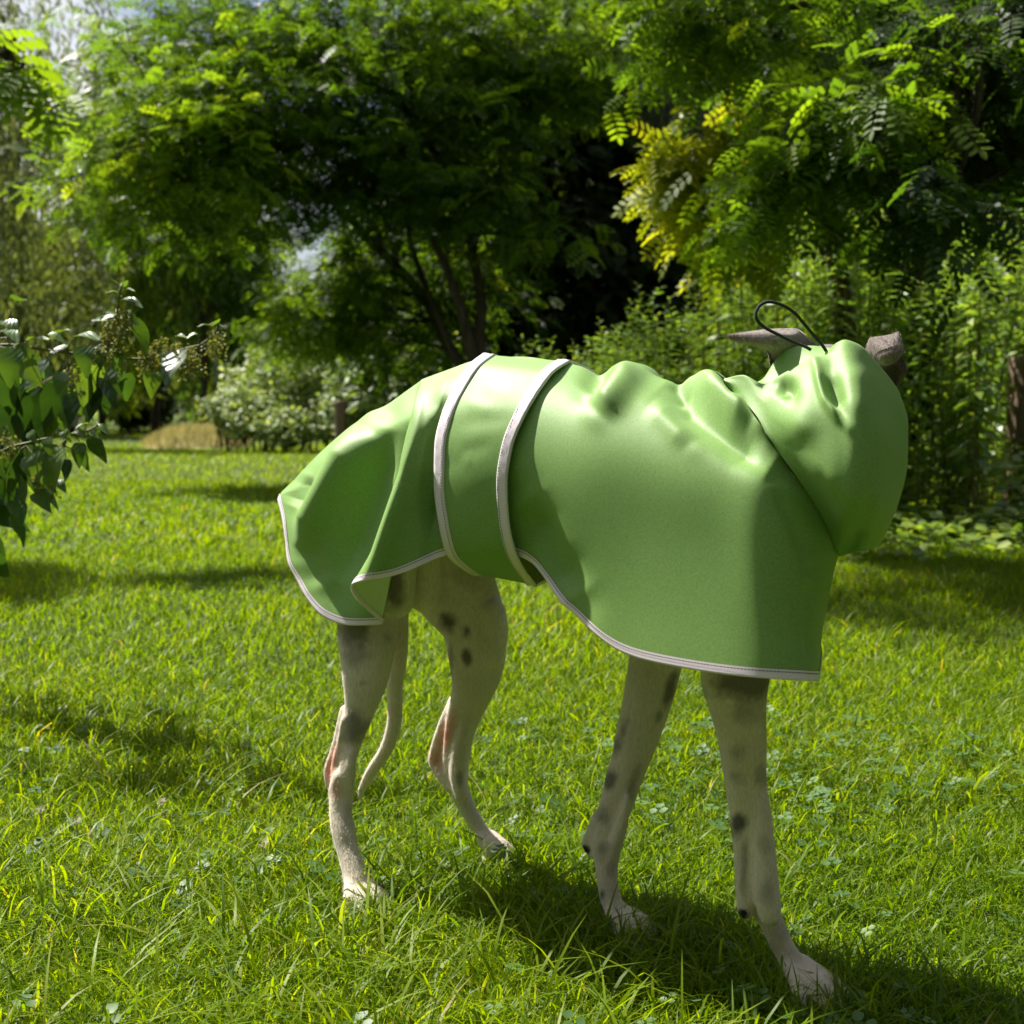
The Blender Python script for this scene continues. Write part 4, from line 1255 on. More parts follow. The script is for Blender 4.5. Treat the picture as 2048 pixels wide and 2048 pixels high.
def tree(name, label, cat, root_xy, lines, crown_mb, leaf_m, extra=None, group=None):
    root = empty(name, (root_xy[0], root_xy[1], float(ground_z(*root_xy))))
    tag(root, label, cat, group)
    mb = MB()
    for ln in lines:
        q = catmull(np.array([np.r_[P(a, b, c), r] for a, b, c, r in ln]), max(10, 6*len(ln)))
        V, f = tube(q[:, :3], np.maximum(q[:, 3], 0.003), 9); mb.add(V, f)
    if extra:
        for b, m, p in extra:
            q = catmull(np.array([np.r_[b, 0.016], np.r_[m, 0.010], np.r_[p, 0.004]]), 7)
            V, f = tube(q[:, :3], q[:, 3], 5, False); mb.add(V, f)
    obj('trunk', mb.mesh('trunk', M_BARK, origin=root.location), root)
    if crown_mb is not None:
        c = obj('crown', crown_mb.mesh('crown', leaf_m, smooth=False, origin=root.location), root)
        c['kind'] = 'stuff'
    return root

PIN4, PIN6 = pinnate(5, 4, 0.36, 0.17), pinnate(5, 6, 0.34, 0.145)

# ---- the locust tree in the middle, with several dark stems leaning apart
def middle_locust():
    rng = np.random.default_rng(31)
    Y = 12.0
    L = [[(972, 900, Y, .085), (968, 780, Y, .075), (958, 690, Y, .062), (962, 600, Y, .05), (944, 500, Y, .042), (930, 420, Y+.2, .03), (900, 330, Y+.3, .022)],
         [(960, 800, Y, .06), (940, 690, Y-.1, .05), (910, 580, Y-.2, .042), (870, 490, Y-.2, .034), (838, 430, Y-.3, .026), (800, 330, Y-.3, .018)],
         [(966, 900, Y+.3, .06), (930, 760, Y+.3, .05), (895, 680, Y+.4, .04), (850, 570, Y+.4, .032), (820, 480, Y+.4, .026), (810, 420, Y+.4, .018)],
         [(900, 700, Y+.6, .05), (850, 600, Y+.6, .05), (800, 540, Y+.5, .046), (740, 480, Y+.4, .04), (680, 420, Y+.3, .032), (640, 395, Y+.2, .026), (560, 392, Y, .020), (470, 400, Y-.2, .014), (390, 378, Y-.4, .008)],
         [(915, 380, Y+.3, .03), (860, 290, Y+.2, .034), (800, 200, Y, .032), (755, 130, Y-.1, .026), (735, 60, Y-.2, .022), (722, -40, Y-.2, .016)],
         [(860, 260, Y+.8, .03), (815, 130, Y+.9, .03), (780, 40, Y+1, .025), (770, -60, Y+1, .02)],
         [(760, 130, Y-.1, .018), (700, 110, Y-.2, .014), (640, 118, Y-.3, .008)], [(735, 35, Y-.2, .016), (690, 20, Y-.3, .012), (640, -10, Y-.4, .008)], [(722, -40, Y-.2, .03), (710, -260, 10, .025), (720, -450, 8, .02), (760, -640, 6, .012)]]
    cl = [  # px py rx ry Y depth n tint
        (270, 210, 110, 120, Y-.6, .6, 62, .62), (330, 110, 140, 70, Y-.3, .7, 42, .55), (390, 320, 190, 90, Y-.9, .6, 190, .72), (430, 240, 150, 80, Y-.8, .7, 130, .66),
        (560, 200, 160, 90, Y-.4, .9, 170, .50), (540, 110, 170, 70, Y, .8, 110, .58), (480, 40, 200, 60, Y+.2, .8, 110, .52), (640, 300, 150, 80, Y-.3, .9, 150, .48), (740, 60, 170, 70, Y, 1., 110, .5),
        (760, 200, 130, 90, Y-.2, 1., 130, .46), (880, 110, 160, 90, Y+.1, 1., 150, .58), (930, 230, 150, 80, Y, 1., 120, .45), (1030, 80, 130, 80, Y+.3, .9, 120, .62), (1090, 180, 110, 60, Y+.4, .8, 90, .5),
        (860, 350, 150, 55, Y-.2, .9, 110, .36), (970, 400, 110, 50, Y-.2, .8, 70, .40), (760, 400, 110, 45, Y-.1, .8, 70, .30), (540, 380, 70, 40, Y-.4, .6, 50, .42), (330, 430, 140, 50, Y-.2, .6, 70, .40),
        (450, 430, 110, 50, Y, .7, 60, .30), (990, 490, 60, 30, Y-.3, .5, 22, .45), (1140, 470, 60, 16, Y-.7, .3, 10, .55), (700, 520, 60, 40, Y+.5, .6, 40, .5), (780, 560, 60, 50, Y+.8, .5, 45, .42),
        (650, 600, 80, 70, Y+.6, .6, 90, .66), (600, 660, 60, 60, Y+.5, .5, 60, .62), (740, 650, 80, 60, Y+.9, .6, 80, .40), (860, 620, 60, 60, Y+1., .5, 60, .38), (1000, 600, 40, 70, Y+.8, .5, 26, .30), (930, 520, 60, 40, Y+.8, .5, 40, .5),
        (1180, 60, 110, 70, Y+.8, .9, 90, .55), (1240, 150, 80, 60, Y+1., .8, 50, .5), (1150, 140, 70, 60, Y+.6, .8, 50, .45), (180, 60, 120, 70, Y, .7, 20, .5), (150, 330, 60, 60, Y-.5, .4, 30, .6),
        # above the frame, the rest of the crown
        (560, -110, 330, 110, Y+.5, 1.3, 150, .5), (950, -90, 260, 110, Y+.6, 1.3, 130, .5),
        (760, -640, 330, 150, 6.0, .55, 80, .5), (700, -420, 300, 130, 8.5, .8, 60, .5)]
    p, o, t = clump_points(cl, rng)
    mb = sprays(p, o, t, rng, 5, 0.42, 0.168, *PIN4, droop=0.30, tv=0.18)
    ex = limbs_to(L, p, rng, 90)
    tree('locust_tree', 'leafy locust tree with several dark slanting stems behind the dog\'s back', 'tree', (P(972, 900, Y)[0], Y), L, mb, M_LOCUST, ex)
middle_locust()

# ---- a locust standing outside the picture at the left, its bough reaching in
def left_locust():
    rng = np.random.default_rng(37)
    L = [[(-900, 1090, 6.4, .12), (-880, 700, 6.4, .11), (-840, 200, 6.4, .09), (-760, -200, 6.3, .07), (-600, -420, 6.2, .05)], [(-780, -120, 6.3, .04), (-480, -150, 6.2, .028), (-220, -80, 6.1, .018), (-60, 40, 6.0, .010), (15, 115, 6.0, .005)], [(-500, -160, 6.2, .02), (-400, -260, 6.1, .015), (-330, -260, 6.0, .008)]]
    cl = [(5, 125, 34, 36, 6.0, .2, 12, .8), (-820, -260, 200, 130, 6.0, .6, 40, .5), (-660, -380, 140, 100, 6.2, .4, 44, .5)]
    p, o, t = clump_points(cl, rng)
    mb = sprays(p, o, t, rng, 5, 0.26, 0.20, *PIN6, droop=0.4, tv=0.12)
    tree('locust_tree', 'locust tree whose leaf tips just enter the upper left picture edge', 'tree', (P(-900, 1090, 6.4)[0], 6.4), L, mb, M_LOCUST, limbs_to(L, p, rng, 30))
left_locust()

# ---- the locust whose boughs hang in from the right
def right_locust():
    rng = np.random.default_rng(41)
    L = [[(2330, 1100, 6.0, .16), (2300, 700, 5.9, .14), (2260, 300, 5.8, .11), (2200, -100, 5.7, .09), (2150, -400, 5.6, .06)],
         [(2270, 150, 5.8, .05), (2080, 70, 5.3, .03), (1960, 110, 5.0, .022), (1840, 170, 4.8, .016), (1740, 230, 4.7, .011), (1660, 290, 4.7, .007), (1590, 340, 4.7, .004)],
         [(2260, 420, 5.8, .04), (2070, 370, 5.2, .022), (1960, 380, 5.0, .015), (1900, 420, 4.9, .009)],
         [(2240, -60, 5.7, .05), (1950, -60, 5.6, .03), (1700, -10, 5.5, .02), (1500, 30, 5.5, .012), (1400, 40, 5.5, .006)],
         [(1900, 400, 4.8, .012), (1870, 480, 4.6, .008), (1860, 560, 4.6, .005)]]
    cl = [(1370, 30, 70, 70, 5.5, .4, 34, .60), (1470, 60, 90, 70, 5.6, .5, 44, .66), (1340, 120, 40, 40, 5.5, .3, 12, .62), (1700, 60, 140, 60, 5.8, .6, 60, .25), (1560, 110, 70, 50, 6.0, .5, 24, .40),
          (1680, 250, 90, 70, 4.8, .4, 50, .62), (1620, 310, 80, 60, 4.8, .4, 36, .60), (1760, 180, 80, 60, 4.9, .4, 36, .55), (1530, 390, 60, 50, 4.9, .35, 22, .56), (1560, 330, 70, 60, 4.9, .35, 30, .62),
          (1850, 110, 110, 80, 5.1, .5, 50, .22), (1960, 60, 110, 70, 5.3, .5, 48, .14), (2030, 180, 90, 110, 5.3, .5, 56, .10), (1900, 250, 110, 70, 5.2, .4, 48, .18), (1990, 330, 80, 80, 5.1, .4, 42, .10),  # low tints put the shade of these backlit boughs into leaf colour
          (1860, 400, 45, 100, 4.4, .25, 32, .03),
          
          (1900, -120, 260, 110, 5.7, .9, 70, .5), (1500, -80, 200, 80, 5.8, .8, 50, .5), (2160, 100, 100, 260, 5.6, .7, 60, .4)]
    p, o, t = clump_points(cl, rng)
    # the leaves in sight that show largest are parts of their own, the rest is one mass
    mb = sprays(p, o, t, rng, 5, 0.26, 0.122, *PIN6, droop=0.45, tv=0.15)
    ex = limbs_to(L, p, rng, 70)
    root = tree('locust_tree', 'locust tree at the right whose feathery boughs hang into the picture\'s upper corner', 'tree', (P(2330, 1100, 6.0)[0], 6.0), L, mb, M_LOCUST, ex)
    var = []
    for k in range(5):
        T, Q = pinnate(5+k % 3, 6, 0.30, 0.135, droop=0.18+0.1*k)
        T = np.array(T); T[:, 1] += 0.05*(k-2)*T[:, 0]**2
        var.append(mesh('leaf', T, Q, M_LOCUST, {'tint': np.full(len(T), 0.3+0.13*k)}, smooth=False))
    vis = [c for c in cl if c[1] > 0 and c[0] < 2048]
    p, o, t = clump_points([(a, b, rx, ry, Y-.2, .12, 5, tt) for a, b, rx, ry, Y, d, n, tt in vis], rng)
    from mathutils import Matrix
    for i in range(len(p)):
        d = unit(o[i]*np.array([1, .6, .3]) + rng.normal(0, .5, 3) - np.array([0, 0, .55])); nr = np.array([0, -.35, .6]) + rng.normal(0, .3, 3)
        nr = unit(nr-(nr@d)*d); b = np.cross(nr, d); s = rng.uniform(.09, .145)
        lf = obj('leaf', var[int(np.clip((t[i]-.1)*6, 0, 4)) if rng.random() < .7 else rng.integers(5)], root)
        q = p[i]-np.array(root.location)
        M = Matrix(((d[0]*s, b[0]*s, nr[0]*s, q[0]), (d[1]*s, b[1]*s, nr[1]*s, q[1]), (d[2]*s, b[2]*s, nr[2]*s, q[2]), (0, 0, 0, 1)))
        lf.matrix_local = M
right_locust()

def yellow_bough():
    rng = np.random.default_rng(43)
    L = [[(1700, 900, 7.1, .07), (1690, 650, 7.0, .06), (1650, 420, 6.7, .045), (1570, 330, 6.4, .025), (1480, 310, 6.2, .012), (1400, 310, 6.1, .006)], [(1600, 350, 6.5, .018), (1520, 380, 6.2, .010), (1450, 420, 6.0, .005)], [(1640, 420, 6.7, .02), (1560, 200, 6.5, .012), (1520, 160, 6.4, .006)]]
    cl = [(1360, 330, 34, 30, 6.0, .2, 30, .7), (1410, 290, 50, 36, 6.0, .25, 44, .75), (1395, 345, 40, 36, 6.0, .2, 34, .6), (1440, 440, 34, 36, 6.0, .2, 22, .6), (1420, 420, 26, 30, 5.9, .2, 16, .7), (1465, 505, 22, 30, 6.0, .2, 14, .4), (1520, 160, 24, 26, 6.4, .15, 14, .8), (1480, 380, 40, 50, 6.1, .2, 18, .15), (1590, 120, 12, 10, 6.4, .1, 4, .8)]
    p, o, t = clump_points(cl, rng)
    mb = sprays(p, o, t, rng, 4, 0.18, 0.135, *PIN6, droop=0.55, tv=0.2)
    tree('yellowing_locust', 'young locust with a bright yellow spray of leaves hanging before the dark hollow', 'tree', (P(1700, 900, 7.1)[0], 7.1), L, mb, M_YELLOW, limbs_to(L, p, rng, 25))
yellow_bough()

# ---- pine with grey-green needle tufts
def pine():
    rng = np.random.default_rng(47)
    L = [[(1560, 950, 13.5, .16), (1555, 500, 13.5, .14), (1545, 200, 13.5, .12), (1540, -200, 13.5, .09)], [(1550, 240, 13.5, .04), (1450, 230, 12.9, .025), (1340, 220, 12.4, .012), (1290, 210, 12.2, .006)],
         [(1548, 150, 13.5, .04), (1490, 130, 12.9, .02), (1420, 150, 12.4, .010)], [(1552, 330, 13.5, .035), (1640, 290, 12.8, .02), (1720, 300, 12.3, .008)], [(1552, 420, 13.5, .03), (1640, 330, 12.6, .016), (1700, 240, 12.2, .008)]]
    cl = [(1300, 180, 50, 40, 12.3, .4, 90, .6), (1330, 260, 60, 40, 12.3, .4, 90, .45), (1400, 230, 70, 50, 12.4, .4, 120, .55), (1440, 300, 60, 40, 12.4, .4, 80, .5), (1500, 150, 70, 40, 12.4, .4, 90, .7), (1560, 90, 60, 40, 12.6, .4, 70, .6),
          (1640, 300, 80, 50, 12.4, .4, 90, .35), (1710, 260, 60, 40, 12.3, .4, 60, .4), (1540, 220, 60, 50, 12.6, .4, 70, .4), (1690, 380, 60, 40, 12.3, .4, 50, .3), (1540, -120, 200, 100, 13.3, 1.0, 160, .5)]
    p, o, t = clump_points(cl, rng)
    mb = MB()
    T, Q = diamond(0.035)
    n = len(p)
    ax = unit(o + rng.normal(0, .4, (n, 3)) + np.array([0, -.2, -.1]))
    for j in range(26):
        d = unit(ax + rng.normal(0, .55, (n, 3)))
        mb.add(*scatter(T, Q, p + ax*rng.uniform(-.08, .08, n)[:, None], d, rng.normal(0, 1, (n, 3)), rng.uniform(.09, .15, n), np.clip(t + rng.normal(0, .15, n), 0, 1)))
    tree('pine_tree', 'pine with grey-green needle tufts above the dark hollow', 'tree', (P(1560, 950, 13.5)[0], 13.5), L, mb, M_PINE, limbs_to(L, p, rng, 60))
pine()

# ---- dense dark trees that close the middle and the right of the background
def dark_trees():
    rng = np.random.default_rng(53)
    spec = [(1060, 15.5, 1.9, 7.5, 'dark evergreen filling the black hollow directly behind the dog\'s back'), (1290, 16.5, 2.1, 8.0, 'dark evergreen left of the yellow bough, its crown in deep shade'),
            (1580, 19.0, 2.6, 10.0, 'dark evergreen behind the pine in the upper right'), (1880, 19.0, 2.8, 9.5, 'dark evergreen behind the weeds at the right'), (2140, 18.0, 2.6, 9.5, 'dark evergreen at the right picture edge behind the wooden post'),
            (970, 25.0, 2.4, 10.5, 'dark evergreen far behind the slanting stems'), (1180, 22.0, 3.0, 11.0, 'tall dark evergreen at the back of the hollow'), (1440, 23.0, 3.0, 11.0, 'tall dark evergreen farthest back at the right')]
    T, Q = diamond(0.5)
    for px, Y, r, h, lab in spec:
        x = P(px, 900, Y)[0]
        root = empty('evergreen_tree', (x, Y, 0)); tag(root, lab, 'tree')
        V, f = tube(catmull(np.array([[0, 0, -.1], [.05, 0, h*.3], [-.05, .05, h*.6], [0, 0, h*.95]]), 14), np.linspace(.22, .04, 14), 9)
        obj('trunk', mesh('trunk', V, f, M_BARK), root)
        n = 11000
        z = h*rng.beta(1.15, 1.5, n)*1.02 + .1
        prof = np.clip(1.15*(1-(z/h)**1.6), 0.06, 1)
        a = rng.uniform(0, 2*np.pi, n)
        q = rng.uniform(0.2, 1, n)**0.45
        lump = 1 + .22*np.sin(a*3+z*2.1) + .16*np.sin(a*5-z*3.3)
        rr = r*prof*q*lump
        pos = np.stack([rr*np.cos(a), rr*np.sin(a), z], 1)
        d = unit(np.stack([np.cos(a), np.sin(a), -.45+0*a], 1) + rng.normal(0, .55, (n, 3)))
        nr = np.array([0, 0, 1.0]) + rng.normal(0, .5, (n, 3))
        mb = MB().add(*scatter(T, Q, pos, d, nr, rng.uniform(.16, .32, n)*(Y/15)**.5, np.clip(rng.normal(.4, .22, n), 0, 1)))
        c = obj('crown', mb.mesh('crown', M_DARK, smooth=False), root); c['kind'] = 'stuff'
dark_trees()

# ---- willows and other trees far left
def far_trees():
    rng = np.random.default_rng(59)
    T, Q = diamond(0.22)
    def willow(px, Y, h, r, n, mat, lab, tint, gaps=0.0, z0=0.25, trunk_r=.28, name='willow_tree'):
        x = P(px, 900, Y)[0]
        root = empty(name, (x, Y, 0)); tag(root, lab, 'tree')
        mbt = MB()
        V, f = tube(catmull(np.array([[0, 0, -.1], [.1, 0, h*.25], [-.1, .1, h*.5], [.1, 0, h*.8]]), 14), np.linspace(trunk_r, .06, 14), 10); mbt.add(V, f)
        tops = []
        for k in range(16):
            a = rng.uniform(0, 6.28); zz = h*rng.uniform(.25, .7); e = np.array([r*rng.uniform(.4, .9)*math.cos(a), r*rng.uniform(.4, .9)*math.sin(a), zz+h*rng.uniform(.05, .25)])
            V, f = tube(catmull(np.array([[0, 0, zz], e*.5+np.array([0, 0, zz*.5+.3]), e]), 8), np.linspace(trunk_r*.4, .02, 8), 6); mbt.add(V, f)
            tops.append(e)
        obj('trunk', mbt.mesh('trunk', M_BARK), root)
        # hanging strands gathered in curtains
        nc = 60
        ca = rng.uniform(0, 6.28, nc); cr = r*np.sqrt(rng.uniform(.08, 1, nc)); cz = h*(1-.55*(cr/r)**2)*rng.uniform(.75, 1, nc)
        mb = MB()
        k = rng.integers(0, nc, n)
        ln = h*rng.uniform(.12, .5, nc)
        s = rng.uniform(0, 1, n)
        strand = rng.integers(0, 26, n)
        off = rng.normal(0, 1, (nc, 26, 2))*r*.10
        pos = np.stack([cr[k]*np.cos(ca[k]) + off[k, strand, 0] + rng.normal(0, .04, n), cr[k]*np.sin(ca[k]) + off[k, strand, 1], np.maximum(cz[k] - s*ln[k]*(.6+.4*np.abs(np.sin(strand))), z0)], 1)
        d = np.array([0, 0, -1.0]) + rng.normal(0, .42, (n, 3))
        mb.add(*scatter(T, Q, pos, d, rng.normal(0, 1, (n, 3)), rng.uniform(.12, .24, n)*(Y/24), np.clip(tint + rng.normal(0, .2, n) + .25*np.sin(ca[k]*2), 0, 1)))
        c = obj('crown', mb.mesh('crown', mat, smooth=False), root); c['kind'] = 'stuff'
        return root
    willow(-70, 23, 10.5, 2.4, 16000, M_WILLOW, 'grey-green willow with hanging strands at the left picture edge', .45, z0=1.0, trunk_r=.10)
    willow(205, 36, 13.0, 3.6, 18000, M_WILLOW, 'silvery willow behind the left end of the locust crown', .5, z0=1.0, trunk_r=.11)
    willow(405, 34, 9.0, 2.3, 22000, M_LOCUST, 'green weeping willow above the dry bank', .6, z0=.7, trunk_r=.10)
    willow(310, 40, 7.5, 3.2, 15000, M_LOCUST, 'dark tree behind the far end of the lawn', .25, z0=.5, trunk_r=.14, name='broadleaf_tree')
    willow(565, 48, 6.6, 2.6, 12000, M_YELLOW, 'sunlit yellow-green tree seen between the willow and the bush', .15, z0=.5, trunk_r=.12, name='broadleaf_tree')
    willow(150, 46, 5.5, 3.6, 12000, M_WILLOW, 'pale tree beyond the two sitting people', .6, z0=.6, trunk_r=.12, name='broadleaf_tree')
    willow(0, 38, 8.0, 3.0, 12000, M_LOCUST, 'green tree behind the nettles at the left picture edge', .6, z0=.6, trunk_r=.12, name='broadleaf_tree')
    willow(800, 34, 7.0, 2.7, 14000, M_LOCUST, 'mid-green tree behind the bush and the slanting stems', .45, z0=.4, trunk_r=.12, name='broadleaf_tree')
    for i, (px, lab) in enumerate(((-60, 'farthest green tree at the left picture edge'), (130, 'farthest green tree, second from the left edge'), (300, 'farthest green tree behind the dark trunkline of the lawn end'), (470, 'farthest green tree behind the pale pole'), (660, 'farthest green tree behind the pale bush'))):
        willow(px, 60+2*(i % 2), 6.5, 4.2, 7000, M_LOCUST, lab, .5, z0=.3, trunk_r=.15, name='broadleaf_tree')
far_trees()

# ---- bush with pale shiny leaves left of the dog's back
def bush(name, lab, masses, n, mat, size, seed, template, up=0.6, tint=.5, cat='bush'):
    rng = np.random.default_rng(seed)
    x0 = np.mean([P(m[0], m[1], m[4])[0] for m in masses]); y0 = np.mean([m[4] for m in masses])
    root = empty(name, (x0, y0, 0)); tag(root, lab, cat)
    w = np.array([m[2]*m[3] for m in masses], float); w /= w.sum()
    mb, st = MB(), MB()
    for m, wi in zip(masses, w):
        px, py, rx, ry, Y, dep = m
        k = int(n*wi)
        u = unit(rng.normal(size=(k, 3)))*(rng.uniform(.25, 1, k)**.4)[:, None]
        u *= (1 + .18*np.sin(u[:, 0:1]*7+px) + .14*np.sin(u[:, 2:3]*9+py))
        c = P(px, py, Y); sc = Y/F
        pos = c + u*np.array([rx*sc, dep, ry*sc]); pos[:, 2] = np.maximum(pos[:, 2], .04)
        d = unit(u*np.array([1, 1, .2]) + rng.normal(0, .55, (k, 3)) + np.array([0, 0, -.25]))
        nr = np.array([-.1, -.25, up]) + u*.4 + rng.normal(0, .28, (k, 3))
        mb.add(*scatter(*template, pos, d, nr, rng.uniform(.6, 1.3, k)*size, np.clip(tint + rng.normal(0, .24, k), 0, 1)))
        for q in pos[rng.choice(k, min(14, k), replace=False)]:
            b = np.array([c[0]+rng.normal(0, rx*sc*.3), c[1]+rng.normal(0, dep*.3), -.02])
            V, f = tube(catmull(np.array([b, b*.4+q*.6+[0, 0, .1], q]), 8), np.linspace(.012, .004, 8), 4, False); st.add(V, f)
    obj('stems', st.mesh('stems', M_BARK, origin=root.location), root)
    c = obj('foliage', mb.mesh('foliage', mat, smooth=False, origin=root.location), root); c['kind'] = 'stuff'
    return root
bush('bramble_bush', 'bush with pale shiny leaves left of the dog\'s back at the lawn edge', [(560, 800, 110, 80, 21, 1.0), (640, 760, 100, 100, 21, 1.0), (500, 830, 60, 50, 20.5, .7), (720, 800, 90, 80, 20, .9), (690, 720, 80, 60, 21, .8), (540, 720, 45, 30, 21, .4), (600, 850, 110, 34, 19.8, .5), (455, 815, 50, 44, 21, .6), (780, 770, 70, 80, 19.5, .7)], 24000, M_BUSH, .080, 61, simple_leaf(.7), tint=.55)
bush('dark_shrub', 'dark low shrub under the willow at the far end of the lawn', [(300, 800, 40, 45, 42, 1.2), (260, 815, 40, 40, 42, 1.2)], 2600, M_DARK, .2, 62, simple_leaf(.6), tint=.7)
bush('leafy_shrub', 'green shrub between the bush and the slanting stems', [(800, 760, 80, 90, 15, .8), (880, 780, 80, 90, 14, .8)], 3600, M_BUSH, .12, 63, simple_leaf(.65), tint=.3)

# ---- unseen trees added behind and beside the viewer to block sky light
def block_sky_fill():
    rng = np.random.default_rng(97)
    T, Q = diamond(0.6)
    mb = MB()
    for x, y, r, h in ((-6.8, -1.5, 2.6, 8.0), (-4.6, -4.6, 2.8, 9.5), (-1.4, -6.2, 2.8, 10.0), (2.0, -6.0, 2.8, 9.5), (5.0, -4.2, 2.8, 10.0), (6.8, -0.8, 2.7, 9.5), (7.4, 2.6, 2.4, 8.5)):
        n = 5200
        z = h*rng.beta(1.3, 1.3, n) + .15
        a = rng.uniform(0, 2*np.pi, n); q = rng.uniform(.15, 1, n)**.45
        rr = r*np.clip(1.2*(1-(z/h)**2.2), .08, 1)*q*(1+.2*np.sin(a*3+z*1.7))
        pos = np.stack([x+rr*np.cos(a), y+rr*np.sin(a), z], 1)
        mb.add(*scatter(T, Q, pos, rng.normal(0, 1, (n, 3))-np.array([0, 0, .4]), np.array([0, 0, 1.0])+rng.normal(0, .6, (n, 3)), rng.uniform(.22, .42, n), np.clip(rng.normal(.6, .2, n), 0, 1)))
        V, f = tube(catmull(np.array([[x, y, -.1], [x+.1, y, h*.4], [x, y, h*.9]]), 10), np.linspace(.2, .05, 10), 8); mb.add(V, f, 0.0)
    o = obj('unseen_sky_blockers', mb.mesh('unseen_sky_blockers', M_DARK, smooth=False)); tag(o, 'unseen leafy trees added on the near side to block sky light', 'wood', None, 'stuff')
block_sky_fill()

# ---- more of the same trees on both sides of the lawn
def side_trees():
    rng = np.random.default_rng(101)
    src = [o for o in COL.objects if o.parent is None and o.name.split('.')[0] in ('evergreen_tree', 'broadleaf_tree')]
    lab = 'leafy tree at the side of the lawn, outside the picture'
    for x, y in ((-14, 13), (-17, 19), (-21, 26), (-15, 33), (-24, 36), (-19, 8), (8.5, 7), (10.5, 11), (12, 16), (15, 22), (14, 5), (18, 30)):
        s = src[int(rng.integers(len(src)))]
        c = s.copy(); COL.objects.link(c)
        c.location = (x, y, 0); c.rotation_euler = (0, 0, rng.uniform(0, 6.28)); c.scale = (1.1,)*3
        c['label'] = lab; c['category'] = 'tree'; c['group'] = 'trees at the sides of the lawn'
        for ch in s.children:
            k = ch.copy(); COL.objects.link(k); k.parent = c
side_trees()
# ------------------------------------------------------------------ nettles close by at the left
from mathutils import Matrix
def leaf_frame(o, p, d, nr, s, root):
    d = unit(np.asarray(d, float)); nr = np.asarray(nr, float); nr = unit(nr-(nr@d)*d); b = np.cross(nr, d)
    q = np.asarray(p)-np.array(root.location)
    o.matrix_local = Matrix(((d[0]*s, b[0]*s, nr[0]*s, q[0]), (d[1]*s, b[1]*s, nr[1]*s, q[1]), (d[2]*s, b[2]*s, nr[2]*s, q[2]), (0, 0, 0, 1)))

def nettle_leaf_mat():
    m = leaf_mat('big_nettle_leaf', [(0.0, (0.016, 0.042, 0.008)), (0.35, (0.03, 0.075, 0.012)), (0.7, (0.07, 0.14, 0.022)), (1.0, (0.14, 0.22, 0.03))], trans=1.9, rough=0.36, spec=0.7, tfac=0.34)
    nt = m.node_tree; b = nt.nodes['Principled BSDF']
    tc = N(nt, 'ShaderNodeTexCoord')
    wv = N(nt, 'ShaderNodeTexWave', _Scale=3.2, _Distortion=1.5, _Detail=1.0)
    wv.bands_direction = 'DIAGONAL'
    nt.links.new(tc.outputs['Object'], wv.inputs['Vector'])
    bp = N(nt, 'ShaderNodeBump', _Strength=0.12, _Distance=0.03)
    nt.links.new(wv.outputs['Fac'], bp.inputs['Height']); nt.links.new(bp.outputs[0], b.inputs['Normal'])
    return m
M_BIGNET = nettle_leaf_mat()
